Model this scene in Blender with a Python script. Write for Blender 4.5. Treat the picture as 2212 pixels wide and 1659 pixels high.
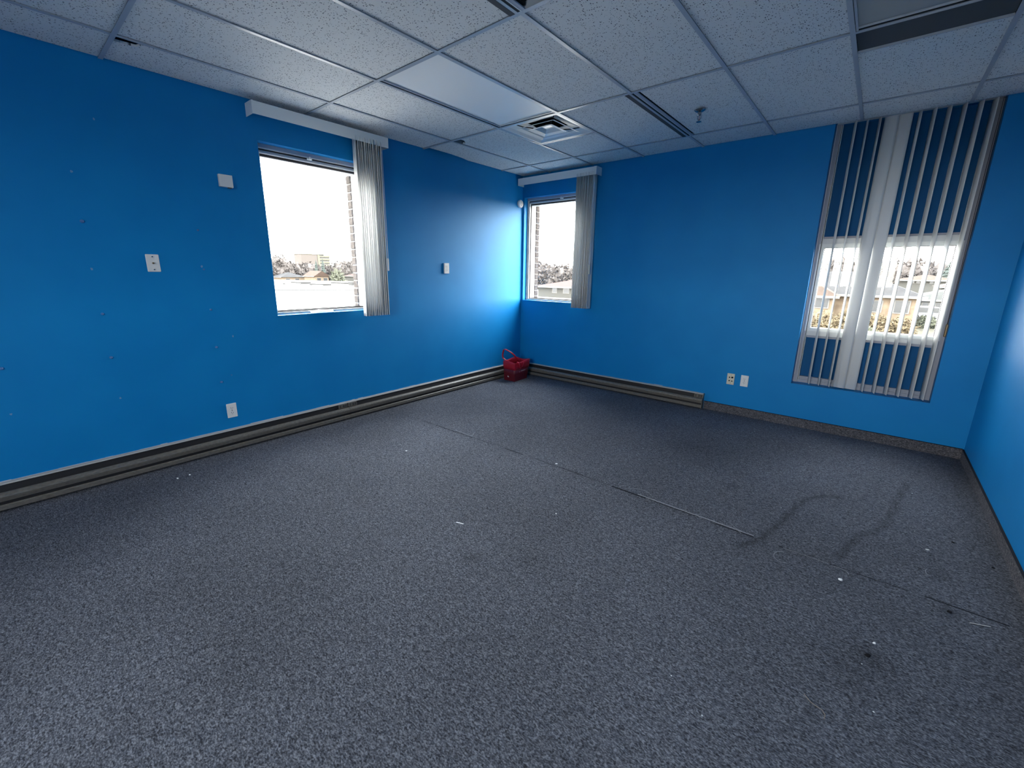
import bpy, bmesh, math, random
from mathutils import Vector, Matrix
C = bpy.context.scene.collection
for o in list(bpy.data.objects): bpy.data.objects.remove(o)
random.seed(7)

# ------------------------------------------------------------------ camera, sky, exposure
W, H = 4.516, 2.623                    # room width, ceiling height
cam_d = bpy.data.cameras.new('camera'); cam = bpy.data.objects.new('camera', cam_d); C.objects.link(cam)
cam_d.sensor_fit = 'HORIZONTAL'; cam_d.sensor_width = 36.0
cam_d.lens = 922.805 / 2212 * 36
cam_d.shift_x = -(1099.692 - 1106) / 2212
cam_d.shift_y = (813.638 - 829.5) / 2212
cam_d.clip_start = .05; cam_d.clip_end = 1500
r_ = Vector((0.7641589, 0.64493245, 0.01110472)); u_ = Vector((-0.1615586, 0.17470153, 0.97127658)); f_ = Vector((-0.62446777, 0.74400371, -0.23769411))
M = Matrix((r_, u_, -f_)).transposed().to_4x4(); M.translation = Vector((3.7804, -4.7457, 1.4089))
cam.matrix_world = M
bpy.context.scene.camera = cam

SKY = 30.0
wd = bpy.data.worlds.new('sky'); bpy.context.scene.world = wd; wd.use_nodes = True
nt = wd.node_tree; nt.nodes.clear()
out = nt.nodes.new('ShaderNodeOutputWorld'); bg = nt.nodes.new('ShaderNodeBackground')
tc = nt.nodes.new('ShaderNodeTexCoord'); sx = nt.nodes.new('ShaderNodeSeparateXYZ'); cr = nt.nodes.new('ShaderNodeValToRGB')
nt.links.new(tc.outputs['Generated'], sx.inputs[0]); nt.links.new(sx.outputs['Z'], cr.inputs[0])
cr.color_ramp.elements[0].position = 0.0; cr.color_ramp.elements[0].color = (1.0, .97, .93, 1)
cr.color_ramp.elements[1].position = 0.7; cr.color_ramp.elements[1].color = (.90, .95, 1.0, 1)
nt.links.new(cr.outputs[0], bg.inputs[0]); bg.inputs[1].default_value = SKY
nt.links.new(bg.outputs[0], out.inputs[0])
vs = bpy.context.scene.view_settings
vs.view_transform = 'Standard'; vs.look = 'None'; vs.gamma = 1; vs.exposure = 0.12
try: vs.use_curve_mapping = False
except Exception: pass

# portals at three windows and the added rear one, for sampling the sky
def portal(name, loc, rot, sxy):
    l = bpy.data.lights.new(name, 'AREA'); l.shape = 'RECTANGLE'; l.size, l.size_y = sxy
    o = bpy.data.objects.new(name, l); C.objects.link(o); o.location = loc; o.rotation_euler = rot
    l.cycles.is_portal = True
portal('sky_portal', (-.30, -2.80, 1.70), (0, -math.pi/2, 0), (1.45, 1.1))
portal('sky_portal', (.52, .30, 1.70), (-math.pi/2, 0, 0), (1.1, 1.45))
portal('sky_portal', (3.78, .30, 1.30), (-math.pi/2, 0, 0), (1.1, .95))
portal('sky_portal', (3.35, -7.42, 1.70), (math.pi/2, 0, 0), (1.5, 1.4))

# ------------------------------------------------------------------ materials
def mat(name, col, rough=.6, spec=.5, metal=0.0, **kw):
    m = bpy.data.materials.new(name); m.use_nodes = True
    b = m.node_tree.nodes['Principled BSDF']
    b.inputs['Base Color'].default_value = (*col, 1); b.inputs['Roughness'].default_value = rough
    b.inputs['Specular IOR Level'].default_value = spec; b.inputs['Metallic'].default_value = metal
    for k, v in kw.items(): b.inputs[k.replace('_', ' ')].default_value = v
    return m
def nodes(m): return m.node_tree.nodes, m.node_tree.links, m.node_tree.nodes['Principled BSDF']
def noisy(m, c1, c2, scale, detail=3, stretch=(1,1,1), lo=.35, hi=.65, bump=0, bdist=.002, rough=None):
    n, l, b = nodes(m)
    g = n.new('ShaderNodeNewGeometry'); mp = n.new('ShaderNodeMapping'); mp.inputs['Scale'].default_value = stretch
    t = n.new('ShaderNodeTexNoise'); t.inputs['Scale'].default_value = scale; t.inputs['Detail'].default_value = detail
    r = n.new('ShaderNodeValToRGB'); r.color_ramp.elements[0].position = lo; r.color_ramp.elements[1].position = hi
    r.color_ramp.elements[0].color = (*c1, 1); r.color_ramp.elements[1].color = (*c2, 1)
    l.new(g.outputs['Position'], mp.inputs[0]); l.new(mp.outputs[0], t.inputs['Vector']); l.new(t.outputs['Fac'], r.inputs[0])
    l.new(r.outputs[0], b.inputs['Base Color'])
    if bump:
        bp = n.new('ShaderNodeBump'); bp.inputs['Strength'].default_value = bump; bp.inputs['Distance'].default_value = bdist
        l.new(t.outputs['Fac'], bp.inputs['Height']); l.new(bp.outputs[0], b.inputs['Normal'])
    return m

BLUE = (.002, .192, .475)
m_wall = mat('blue_wall_paint', BLUE, .50, .36)
noisy(m_wall, (.0015, .184, .465), (.0025, .200, .490), 3.0, 4, bump=0)
n, l, b = nodes(m_wall)
b.inputs['Specular Tint'].default_value = (.55, .85, 1.0, 1)
t = n.new('ShaderNodeTexNoise'); t.inputs['Scale'].default_value = 220; t.inputs['Detail'].default_value = 2
g = n.new('ShaderNodeNewGeometry'); l.new(g.outputs['Position'], t.inputs['Vector'])
bp = n.new('ShaderNodeBump'); bp.inputs['Strength'].default_value = .12; bp.inputs['Distance'].default_value = .001
l.new(t.outputs['Fac'], bp.inputs['Height']); l.new(bp.outputs[0], b.inputs['Normal'])

m_panel = mat('shaded_blue_panel_paint', (.0005, .088, .245), .6, .2)  # dark blue, with the shade of the recess put into the colour
m_white = mat('white_plastic', (.72, .72, .70), .4, .5)
m_vane = mat('white_vinyl_vane', (.82, .82, .80), .75, .18)
n, l, b = nodes(m_vane)
tr = n.new('ShaderNodeBsdfTranslucent'); tr.inputs[0].default_value = (.62, .6, .55, 1); mx = n.new('ShaderNodeMixShader'); mx.inputs[0].default_value = .02
l.new(b.outputs[0], mx.inputs[1]); l.new(tr.outputs[0], mx.inputs[2]); l.new(mx.outputs[0], n['Material Output'].inputs[0])
m_valance = mat('white_valance_vinyl', (.78, .79, .78), .4, .5)
m_ivory = mat('ivory_plastic', (.62, .58, .46), .45, .5)
m_black = mat('black_slot', (.008, .008, .01), .6, .2)
m_chrome = mat('chrome', (.34, .35, .37), .15, .5, 1.0)
m_brass = mat('dull_brass', (.25, .18, .10), .45, .5, .6)
m_alu = mat('grey_aluminium_frame', (.34, .36, .42), .45, .5, .0)
m_alu_l = mat('pale_aluminium_bead', (.62, .64, .64), .4, .5)
m_alu_d = mat('dark_bronze_gasket', (.035, .028, .03), .6, .3)
m_wframe = mat('white_window_vinyl', (.74, .76, .74), .4, .5)
m_tbar = mat('ceiling_grid_steel', (.42, .45, .49), .33, .6)
m_plenum = mat('dark_plenum', (.012, .012, .014), .9, .1)
m_strip = mat('charcoal_panel', (.085, .088, .095), .8, .2)
m_deck = mat('structural_deck', (.03, .03, .032), .9, .1)
m_metalwhite = mat('white_enamel_metal', (.74, .75, .75), .28, .6)
m_heater = mat('taupe_heater_enamel', (.165, .15, .125), .42, .5)
noisy(m_heater, (.095, .087, .075), (.155, .14, .118), 160, 2, (.3, .3, 1), .3, .7)
m_heatlip = mat('heater_top_lip', (.40, .39, .37), .5, .5)
m_heatdark = mat('heater_dark_grille', (.014, .013, .014), .6, .3)
m_bag = mat('red_bag_fabric', (.36, .010, .028), .30, .5)
m_bagdark = mat('dark_red_bag_fabric', (.11, .006, .014), .42, .5)
m_print = mat('white_print', (.6, .6, .6), .5, .4)
m_paper = mat('white_paper', (.8, .82, .82), .6, .3)
m_scrap = mat('white_scrap', (.62, .64, .64), .7, .3)
m_lint = mat('black_lint', (.012, .012, .014), .9, .1)
m_thread = mat('pale_thread', (.34, .35, .37), .8, .2)
m_straw = mat('tan_string', (.20, .17, .15), .8, .2)
m_seam = mat('dark_seam', (.018, .02, .026), .95, .1)
m_screw = mat('painted_anchor', (.08, .19, .42), .4, .5)
m_plaster = mat('bare_plaster', (.16, .30, .50), .8, .2)

# ceiling tile: mineral fibre with pin holes
m_tile = mat('mineral_fibre_tile', (.66, .67, .68), .85, .3)
n, l, b = nodes(m_tile)
g = n.new('ShaderNodeNewGeometry')
def sep_xy():
    mp = n.new('ShaderNodeMapping'); mp.inputs['Scale'].default_value = (1, 1, 0); l.new(g.outputs['Position'], mp.inputs[0]); return mp
mp = sep_xy()
dz = n.new('ShaderNodeTexNoise'); dz.inputs['Scale'].default_value = 160; l.new(mp.outputs[0], dz.inputs['Vector'])
mad = n.new('ShaderNodeVectorMath'); mad.operation = 'MULTIPLY_ADD'; mad.inputs[1].default_value = (.004, .004, 0)
l.new(dz.outputs['Color'], mad.inputs[0]); l.new(mp.outputs[0], mad.inputs[2])
v = n.new('ShaderNodeTexVoronoi'); v.inputs['Scale'].default_value = 104; v.voronoi_dimensions = '3D'; l.new(mad.outputs[0], v.inputs['Vector'])
sepc = n.new('ShaderNodeSeparateColor'); l.new(v.outputs['Color'], sepc.inputs[0])
thr = n.new('ShaderNodeMapRange'); thr.inputs[1].default_value = .0; thr.inputs[2].default_value = 1; thr.inputs[3].default_value = .04; thr.inputs[4].default_value = .36
l.new(sepc.outputs[0], thr.inputs[0])
sub = n.new('ShaderNodeMath'); sub.operation = 'SUBTRACT'; l.new(v.outputs['Distance'], sub.inputs[0]); l.new(thr.outputs[0], sub.inputs[1])
ss = n.new('ShaderNodeMapRange'); ss.interpolation_type = 'SMOOTHSTEP'; ss.inputs[1].default_value = -.07; ss.inputs[2].default_value = .05
l.new(sub.outputs[0], ss.inputs[0])
fn = n.new('ShaderNodeTexNoise'); fn.inputs['Scale'].default_value = 500; l.new(mp.outputs[0], fn.inputs['Vector'])
fr = n.new('ShaderNodeValToRGB'); fr.color_ramp.elements[0].color = (.70, .69, .67, 1); fr.color_ramp.elements[1].color = (.86, .85, .82, 1)
fr.color_ramp.elements[0].position = .3; fr.color_ramp.elements[1].position = .7
l.new(fn.outputs['Fac'], fr.inputs[0])
mixc = n.new('ShaderNodeMix'); mixc.data_type = 'RGBA'; mixc.inputs['A'].default_value = (.05, .053, .062, 1)
l.new(ss.outputs[0], mixc.inputs['Factor']); l.new(fr.outputs[0], mixc.inputs['B']); l.new(mixc.outputs['Result'], b.inputs['Base Color'])
bp = n.new('ShaderNodeBump'); bp.inputs['Strength'].default_value = .5; bp.inputs['Distance'].default_value = .002
l.new(ss.outputs[0], bp.inputs['Height']); l.new(bp.outputs[0], b.inputs['Normal'])

# light lens
m_lens = mat('acrylic_light_lens', (.95, .94, .91), .42, .35)
n, l, b = nodes(m_lens)
g = n.new('ShaderNodeNewGeometry')
t1 = n.new('ShaderNodeTexNoise'); t1.inputs['Scale'].default_value = 2.2; t1.inputs['Detail'].default_value = 1.5; l.new(g.outputs['Position'], t1.inputs['Vector'])
t2 = n.new('ShaderNodeTexVoronoi'); t2.inputs['Scale'].default_value = 260; l.new(g.outputs['Position'], t2.inputs['Vector'])
b1 = n.new('ShaderNodeBump'); b1.inputs['Strength'].default_value = .5; b1.inputs['Distance'].default_value = .05
b2 = n.new('ShaderNodeBump'); b2.inputs['Strength'].default_value = .25; b2.inputs['Distance'].default_value = .001
l.new(t1.outputs['Fac'], b1.inputs['Height']); l.new(t2.outputs['Distance'], b2.inputs['Height']); l.new(b1.outputs[0], b2.inputs['Normal']); l.new(b2.outputs[0], b.inputs['Normal'])

# carpet
def carpet(name, c_dark, c_mid, c_light, stain=False):
    m = mat(name, c_mid, .95, .15)
    n, l, b = nodes(m)
    g = n.new('ShaderNodeNewGeometry'); mp = n.new('ShaderNodeMapping'); mp.inputs['Scale'].default_value = (.75, 1.25, 1)
    l.new(g.outputs['Position'], mp.inputs[0])
    a = n.new('ShaderNodeTexNoise'); a.inputs['Scale'].default_value = 165; a.inputs['Detail'].default_value = 3; a.inputs['Distortion'].default_value = .6
    a2 = n.new('ShaderNodeTexNoise'); a2.inputs['Scale'].default_value = 75; a2.inputs['Detail'].default_value = 3; a2.inputs['Distortion'].default_value = 1.2
    for q in (a, a2): l.new(mp.outputs[0], q.inputs['Vector'])
    mx = n.new('ShaderNodeMath'); mx.operation = 'MULTIPLY_ADD'; mx.inputs[1].default_value = .45; l.new(a2.outputs['Fac'], mx.inputs[0])
    m2 = n.new('ShaderNodeMath'); m2.operation = 'MULTIPLY'; m2.inputs[1].default_value = .6; l.new(a.outputs['Fac'], m2.inputs[0]); l.new(m2.outputs[0], mx.inputs[2])
    r = n.new('ShaderNodeValToRGB'); e = r.color_ramp.elements
    e[0].position = .40; e[0].color = (*c_dark, 1); e[1].position = .66; e[1].color = (*c_light, 1)
    x = e.new(.53); x.color = (*c_mid, 1)
    l.new(mx.outputs[0], r.inputs[0])
    big = n.new('ShaderNodeTexNoise'); big.inputs['Scale'].default_value = 1.1; big.inputs['Detail'].default_value = 4; l.new(g.outputs['Position'], big.inputs['Vector'])
    br = n.new('ShaderNodeMapRange'); br.inputs[1].default_value = .3; br.inputs[2].default_value = .7; br.inputs[3].default_value = .84; br.inputs[4].default_value = 1.16
    l.new(big.outputs['Fac'], br.inputs[0])
    mul = n.new('ShaderNodeMix'); mul.data_type = 'RGBA'; mul.blend_type = 'MULTIPLY'; mul.inputs['Factor'].default_value = 1
    comb = n.new('ShaderNodeCombineColor'); last = br.outputs[0]
    if stain:
        at = n.new('ShaderNodeAttribute'); at.attribute_name = 'stain'
        mm = n.new('ShaderNodeMath'); mm.operation = 'MULTIPLY'; l.new(br.outputs[0], mm.inputs[0]); l.new(at.outputs['Fac'], mm.inputs[1]); last = mm.outputs[0]
    for k in range(3): l.new(last, comb.inputs[k])
    l.new(r.outputs[0], mul.inputs['A']); l.new(comb.outputs[0], mul.inputs['B']); l.new(mul.outputs['Result'], b.inputs['Base Color'])
    bp = n.new('ShaderNodeBump'); bp.inputs['Strength'].default_value = .8; bp.inputs['Distance'].default_value = .004
    l.new(mx.outputs[0], bp.inputs['Height']); l.new(bp.outputs[0], b.inputs['Normal'])
    return m
m_carpet = carpet('heather_grey_carpet', (.026, .028, .036), (.088, .094, .113), (.205, .215, .245), True)
m_carpetbase = carpet('carpet_baseboard', (.035, .036, .042), (.085, .082, .092), (.18, .17, .175))

# thin window pane: clear with a fresnel reflection
m_glass = bpy.data.materials.new('window_glass'); m_glass.use_nodes = True
n, l = m_glass.node_tree.nodes, m_glass.node_tree.links; n.clear()
o_ = n.new('ShaderNodeOutputMaterial'); tp = n.new('ShaderNodeBsdfTransparent'); tp.inputs[0].default_value = (.93, .95, .94, 1)
gl = n.new('ShaderNodeBsdfGlossy'); gl.inputs['Roughness'].default_value = .02; fz = n.new('ShaderNodeFresnel'); fz.inputs[0].default_value = 1.45
mx = n.new('ShaderNodeMixShader'); l.new(fz.outputs[0], mx.inputs[0]); l.new(tp.outputs[0], mx.inputs[1]); l.new(gl.outputs[0], mx.inputs[2]); l.new(mx.outputs[0], o_.inputs[0])

# outdoors
m_brick = noisy(mat('grey_brown_brick', (.05, .04, .035), .9, .2), (.030, .024, .021), (.055, .045, .040), 30)
m_mortar = mat('mortar', (.16, .15, .14), .95, .1)
m_gravel = noisy(mat('pale_roof_gravel', (.25, .24, .225), .95, .1), (.19, .18, .17), (.28, .27, .25), .35, 6)
m_parapet = mat('parapet_cap', (.022, .021, .020), .8, .2)
m_soil = noisy(mat('dry_ground', (0.0300, 0.0275, 0.0175), 1, .1), (0.0225, 0.0215, 0.0150), (0.0425, 0.0375, 0.0250), .4, 6)
m_asph = mat('asphalt', (0.0510, 0.0510, 0.0540), .95, .1)
m_towb = mat('pinkish_concrete', (0.0595, 0.0510, 0.0454), .9, .1)
m_towl = mat('pale_balcony', (0.0710, 0.0683, 0.0491), .9, .1)
m_towd = mat('shaded_glazing', (0.0455, 0.0423, 0.0390), .5, .4)
m_tree1 = noisy(mat('bare_brown_twigs', (.05, .044, .04), 1, .05), (.046, .040, .037), (.058, .051, .047), 1.2)
m_tree2 = noisy(mat('dark_conifer', (0.0225, 0.0275, 0.0225), 1, .05), (0.0225, 0.0275, 0.0250), (0.0375, 0.0425, 0.0375), 1.5)
m_bark = mat('bark', (.05, .042, .036), 1, .05); m_farbark = mat('hazy_bark', (.08, .068, .06), 1, .05)
m_bush = noisy(mat('dry_bush', (0.0720, 0.0540, 0.0360), 1, .05), (0.0630, 0.0495, 0.0315), (0.1080, 0.0855, 0.0540), 3)
m_bushg = noisy(mat('green_bush', (.06, .07, .04), 1, .05), (.050, .052, .038), (.070, .072, .052), 3)
m_roof_t = noisy(mat('tan_shingle', (0.0300, 0.0196, 0.0139), .95, .1), (0.0231, 0.0157, 0.0116), (0.0323, 0.0212, 0.0152), 1.5, 5)
m_roof_g = noisy(mat('grey_shingle', (0.0175, 0.0165, 0.0165), .95, .1), (0.0138, 0.0130, 0.0130), (0.0187, 0.0180, 0.0180), 1.5, 5)
m_roof_l = noisy(mat('pale_shingle', (0.0203, 0.0203, 0.0180), .95, .1), (0.0180, 0.0180, 0.0162), (0.0225, 0.0225, 0.0203), 1.5, 5)
m_roof_p = mat('pink_shingle', (0.0277, 0.0162, 0.0139), .95, .1)
m_hbrick = noisy(mat('tan_brick', (0.0898, 0.0653, 0.0449), .95, .1), (0.0734, 0.0539, 0.0367), (0.1061, 0.0816, 0.0571), 2.5, 5)
m_siding = mat('pale_siding', (0.0410, 0.0394, 0.0347), .9, .1)
m_trimw = mat('white_trim', (0.0806, 0.0773, 0.0706), .7, .2)
m_hglass = mat('house_glass', (0.0225, 0.0225, 0.0225), .2, .5)
m_car = mat('car_paint', (0.0500, 0.0500, 0.0550), .3, .6)
m_carw = mat('white_car_paint', (.22, .22, .22), .3, .6)
m_tyre = mat('tyre', (.02, .02, .02), .9, .1)

# ------------------------------------------------------------------ mesh helpers
class MB:
    def __init__(s): s.v = []; s.f = []
    def add(s, vs, fs):
        k = len(s.v); s.v += [tuple(x) for x in vs]; s.f += [tuple(i + k for i in f) for f in fs]; return s
    def box(s, x0, x1, y0, y1, z0, z1):
        x0, x1 = sorted((x0, x1)); y0, y1 = sorted((y0, y1)); z0, z1 = sorted((z0, z1))
        return s.add([(x0,y0,z0),(x1,y0,z0),(x1,y1,z0),(x0,y1,z0),(x0,y0,z1),(x1,y0,z1),(x1,y1,z1),(x0,y1,z1)],
              [(0,3,2,1),(4,5,6,7),(0,1,5,4),(1,2,6,5),(2,3,7,6),(3,0,4,7)])
    def cbox(s, x0, x1, y0, y1, z0, z1, c=.002):     # box with chamfered edges
        bm = bmesh.new(); k = len(s.v)
        x0, x1 = sorted((x0, x1)); y0, y1 = sorted((y0, y1)); z0, z1 = sorted((z0, z1))
        vv = [bm.verts.new(p) for p in [(x0,y0,z0),(x1,y0,z0),(x1,y1,z0),(x0,y1,z0),(x0,y0,z1),(x1,y0,z1),(x1,y1,z1),(x0,y1,z1)]]
        for f in [(0,3,2,1),(4,5,6,7),(0,1,5,4),(1,2,6,5),(2,3,7,6),(3,0,4,7)]: bm.faces.new([vv[i] for i in f])
        bmesh.ops.bevel(bm, geom=list(bm.edges), offset=c, segments=1, affect='EDGES', profile=.5)
        bm.verts.index_update(); s.add([v.co for v in bm.verts], [[v.index for v in f.verts] for f in bm.faces]); bm.free(); return s
    def prism(s, pts, a, b, ax):                     # closed outline extruded along axis ax ('x','y','z') from a to b
        def P(p, t): return {'x': (t, p[0], p[1]), 'y': (p[0], t, p[1]), 'z': (p[0], p[1], t)}[ax]
        nn = len(pts); vv = [P(p, a) for p in pts] + [P(p, b) for p in pts]
        fs = [tuple(range(nn))[::-1], tuple(range(nn, 2*nn))] + [(i, (i+1) % nn, nn + (i+1) % nn, nn + i) for i in range(nn)]
        return s.add(vv, fs)
    def cyl(s, c, r, h, ax='z', seg=20, r2=None):
        r2 = r if r2 is None else r2; c = Vector(c)
        def P(a, rr, t):
            x, y = rr*math.cos(a), rr*math.sin(a)
            return c + Vector({'z': (x, y, t), 'x': (t, x, y), 'y': (x, t, y)}[ax])
        A = [2*math.pi*i/seg for i in range(seg)]
        vv = [P(a, r, 0) for a in A] + [P(a, r2, h) for a in A]
        return s.add(vv, [tuple(range(seg))[::-1], tuple(range(seg, 2*seg))] + [(i, (i+1) % seg, seg + (i+1) % seg, seg + i) for i in range(seg)])
    def lathe(s, c, prof, ax='z', seg=24):
        c = Vector(c); k = len(prof); vv = []
        for i in range(seg):
            a = 2*math.pi*i/seg
            for r, t in prof:
                x, y = r*math.cos(a), r*math.sin(a); vv.append(c + Vector({'z': (x, y, t), 'x': (t, x, y), 'y': (x, t, y)}[ax]))
        return s.add(vv, [(i*k+j, ((i+1) % seg)*k+j, ((i+1) % seg)*k+j+1, i*k+j+1) for i in range(seg) for j in range(k-1)])
    def tube(s, pts, r, seg=6):
        pts = [Vector(p) for p in pts]; rings = []
        for i, p in enumerate(pts):
            d = (pts[min(i+1, len(pts)-1)] - pts[max(i-1, 0)]).normalized()
            a = d.cross(Vector((0, 0, 1)) if abs(d.z) < .9 else Vector((1, 0, 0))).normalized(); b2 = d.cross(a)
            rr = r[i] if isinstance(r, (list, tuple)) else r
            rings.append([p + rr*(math.cos(2*math.pi*k/seg)*a + math.sin(2*math.pi*k/seg)*b2) for k in range(seg)])
        vv = [q for rg in rings for q in rg]
        fs = [(i*seg+k, i*seg+(k+1) % seg, (i+1)*seg+(k+1) % seg, (i+1)*seg+k) for i in range(len(pts)-1) for k in range(seg)]
        fs += [tuple(range(seg))[::-1], tuple(range((len(pts)-1)*seg, len(pts)*seg))]
        return s.add(vv, fs)
    def build(s, name, m, parent=None, smooth=False, solid=0):
        me = bpy.data.meshes.new(name); me.from_pydata(s.v, [], s.f); me.update()
        bm = bmesh.new(); bm.from_mesh(me); bmesh.ops.recalc_face_normals(bm, faces=bm.faces); bm.to_mesh(me); bm.free()
        if smooth:
            for p in me.polygons: p.use_smooth = True
            me.set_sharp_from_angle(angle=math.radians(35))
        me.materials.append(m)
        o = bpy.data.objects.new(name, me); C.objects.link(o)
        if parent: put(o, parent)
        if solid:
            md = o.modifiers.new('thick', 'SOLIDIFY'); md.thickness = solid; md.offset = 0
        return o
def put(o, parent):
    o.parent = parent; o.matrix_parent_inverse = parent_world(parent).inverted()
def parent_world(p):
    m = Matrix.LocRotScale(p.location, p.rotation_euler, p.scale)
    return m if not p.parent else parent_world(p.parent) @ p.matrix_parent_inverse @ m
def tag(o, label=None, cat=None, group=None, kind=None):
    for k, v_ in (('label', label), ('category', cat), ('group', group), ('kind', kind)):
        if v_: o[k] = v_
    return o
def thing(name, loc, label=None, cat=None, group=None, kind=None):
    o = bpy.data.objects.new(name, None); o.empty_display_size = .05; C.objects.link(o); o.location = loc
    return tag(o, label, cat, group, kind)
def S(name, mb, m, parent=None, **k):
    o = mb.build(name, m, parent, **k); o['kind'] = 'structure'; return o

# ------------------------------------------------------------------ room shell
YF = -7.2                                # wall behind the camera
DECK = H + .38
T = .30                                  # wall thickness
# window openings
W1 = (-3.251, -2.330, 1.031, 2.362)      # on the left wall: y0,y1,z0,z1
W2 = (.030, .990, 1.031, 2.362)          # on the back wall: x0,x1,z0,z1
W3 = (3.301, 4.260, .412, H + .02)       # recess to the ceiling
w = MB()
w.box(-T, 0, YF - T, W1[0], -.05, DECK); w.box(-T, 0, W1[1], T, -.05, DECK)
w.box(-T, 0, W1[0], W1[1], -.05, W1[2]); w.box(-T, 0, W1[0], W1[1], W1[3], DECK)
wall_left = S('wall_left', w, m_wall)
w = MB()
w.box(0, W2[0], 0, T, -.05, DECK); w.box(W2[1], W3[0], 0, T, -.05, DECK); w.box(W3[1], W + .15, 0, T, -.05, DECK)
w.box(W2[0], W2[1], 0, T, -.05, W2[2]); w.box(W2[0], W2[1], 0, T, W2[3], DECK)
w.box(W3[0], W3[1], 0, T, -.05, W3[2]); w.box(W3[0], W3[1], 0, T, W3[3], DECK)
wall_back = S('wall_back', w, m_wall)
S('wall_right', MB().box(W, W + .15, YF - T, 0, -.05, DECK), m_wall)
FILL_WIN = ((2.65, 4.05),)          # unseen window added behind the camera for fill light, same head and sill height
w = MB()
for a, b_ in ((0, 2.65), (4.05, W)): w.box(a, b_, YF - .15, YF, -.05, DECK)
for a, b_ in FILL_WIN: w.box(a, b_, YF - .15, YF, -.05, 1.031); w.box(a, b_, YF - .15, YF, 2.362, DECK)
S('wall_front', w, m_wall)
for k_, (a, b_) in enumerate(FILL_WIN):
    r = thing('window_%d' % (4 + k_), ((a+b_)/2, YF, 1.031), kind='structure')
    mb = MB()
    mb.box(a, b_, YF-.12, YF-.08, 1.031, 1.066); mb.box(a, b_, YF-.12, YF-.08, 2.322, 2.362); mb.box(a, a+.035, YF-.12, YF-.08, 1.066, 2.322); mb.box(b_-.035, b_, YF-.12, YF-.08, 1.066, 2.322)
    mb.build('frame', m_alu, r)
    MB().add([(a+.03,YF-.10,1.06),(b_-.03,YF-.10,1.06),(b_-.03,YF-.10,2.33),(a+.03,YF-.10,2.33)], [(0,1,2,3)]).build('pane', m_glass, r)

# floor: a fine grid so that its worn and stained places can be stored on its points
def dseg(p, a, b2):
    ax, ay = a; bx, by = b2; px, py = p; dx, dy = bx-ax, by-ay
    t = max(0, min(1, ((px-ax)*dx + (py-ay)*dy) / (dx*dx + dy*dy))); return math.hypot(px-ax-t*dx, py-ay-t*dy)
st1 = [(3.44,-2.42),(3.51,-2.272),(3.563,-2.05),(3.609,-1.778),(3.658,-1.564),(3.735,-1.449),(3.83,-1.40)]
st2 = [(4.17,-.85),(4.151,-.908),(4.095,-1.28),(4.058,-1.554),(3.995,-1.763),(3.936,-1.849),(3.891,-1.995),(3.86,-2.174)]
spots = [(3.242,-1.708,.05,.28),(2.131,-3.201,.035,.25),(2.662,-3.231,.05,.22),(3.95,-2.95,.16,.25),(3.98,-2.834,.05,.4),(4.246,-2.318,.04,.5),(2.43,-3.42,.05,.3),(4.24,-2.03,.05,.3),(2.9,-1.3,.25,.12),(3.6,-3.2,.3,.14),(1.5,-2.1,.3,.08)]
nx, ny = 150, 150
y_lo = -5.9
vs_, fs_, stn = [], [], []
for j in range(ny + 1):
    for i in range(nx + 1):
        x, y = W*i/nx, y_lo + (0 - y_lo)*j/ny
        vs_.append((x, y, 0)); s_ = 1.0
        for pl, wdt, k in ((st1, .017, .48), (st2, .016, .42)):
            if x > 3.2 and y > -2.6:
                d = min(dseg((x, y), pl[q], pl[q+1]) for q in range(len(pl)-1)); s_ *= 1 - k*math.exp(-(d/wdt)**2)
        for (a, b_, rr, k) in spots:
            d = math.hypot(x-a, y-b_)
            if d < 3*rr: s_ *= 1 - k*math.exp(-(d/rr)**2)
        d = abs(y + 2.262 + .01*math.sin(x*2.3))
        s_ *= 1 - .14*math.exp(-(d/.02)**2)
        s_ *= 1 - .30*math.exp(-((W - x)/.16)**2)          # darker towards the right wall
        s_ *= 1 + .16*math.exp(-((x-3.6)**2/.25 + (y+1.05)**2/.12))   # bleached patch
        stn.append(s_)
for j in range(ny):
    for i in range(nx):
        a = j*(nx+1)+i; fs_.append((a, a+1, a+nx+2, a+nx+1))
k0 = len(vs_); vs_ += [(0,YF,0),(W,YF,0),(W,y_lo,0),(0,y_lo,0),(0,YF,-.2),(W,YF,-.2),(W,0,-.2),(0,0,-.2),(0,0,0),(W,0,0)]; stn += [1.0]*10
fs_ += [(k0,k0+1,k0+2,k0+3),(k0+4,k0+7,k0+6,k0+5),(k0,k0+4,k0+5,k0+1),(k0+1,k0+5,k0+6,k0+9),(k0+9,k0+6,k0+7,k0+8),(k0+8,k0+7,k0+4,k0)]
me = bpy.data.meshes.new('floor'); me.from_pydata(vs_, [], fs_); me.update()
at = me.attributes.new('stain', 'FLOAT', 'POINT'); at.data.foreach_set('value', stn); me.materials.append(m_carpet)
floor = bpy.data.objects.new('floor', me); C.objects.link(floor); floor['kind'] = 'structure'
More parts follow.
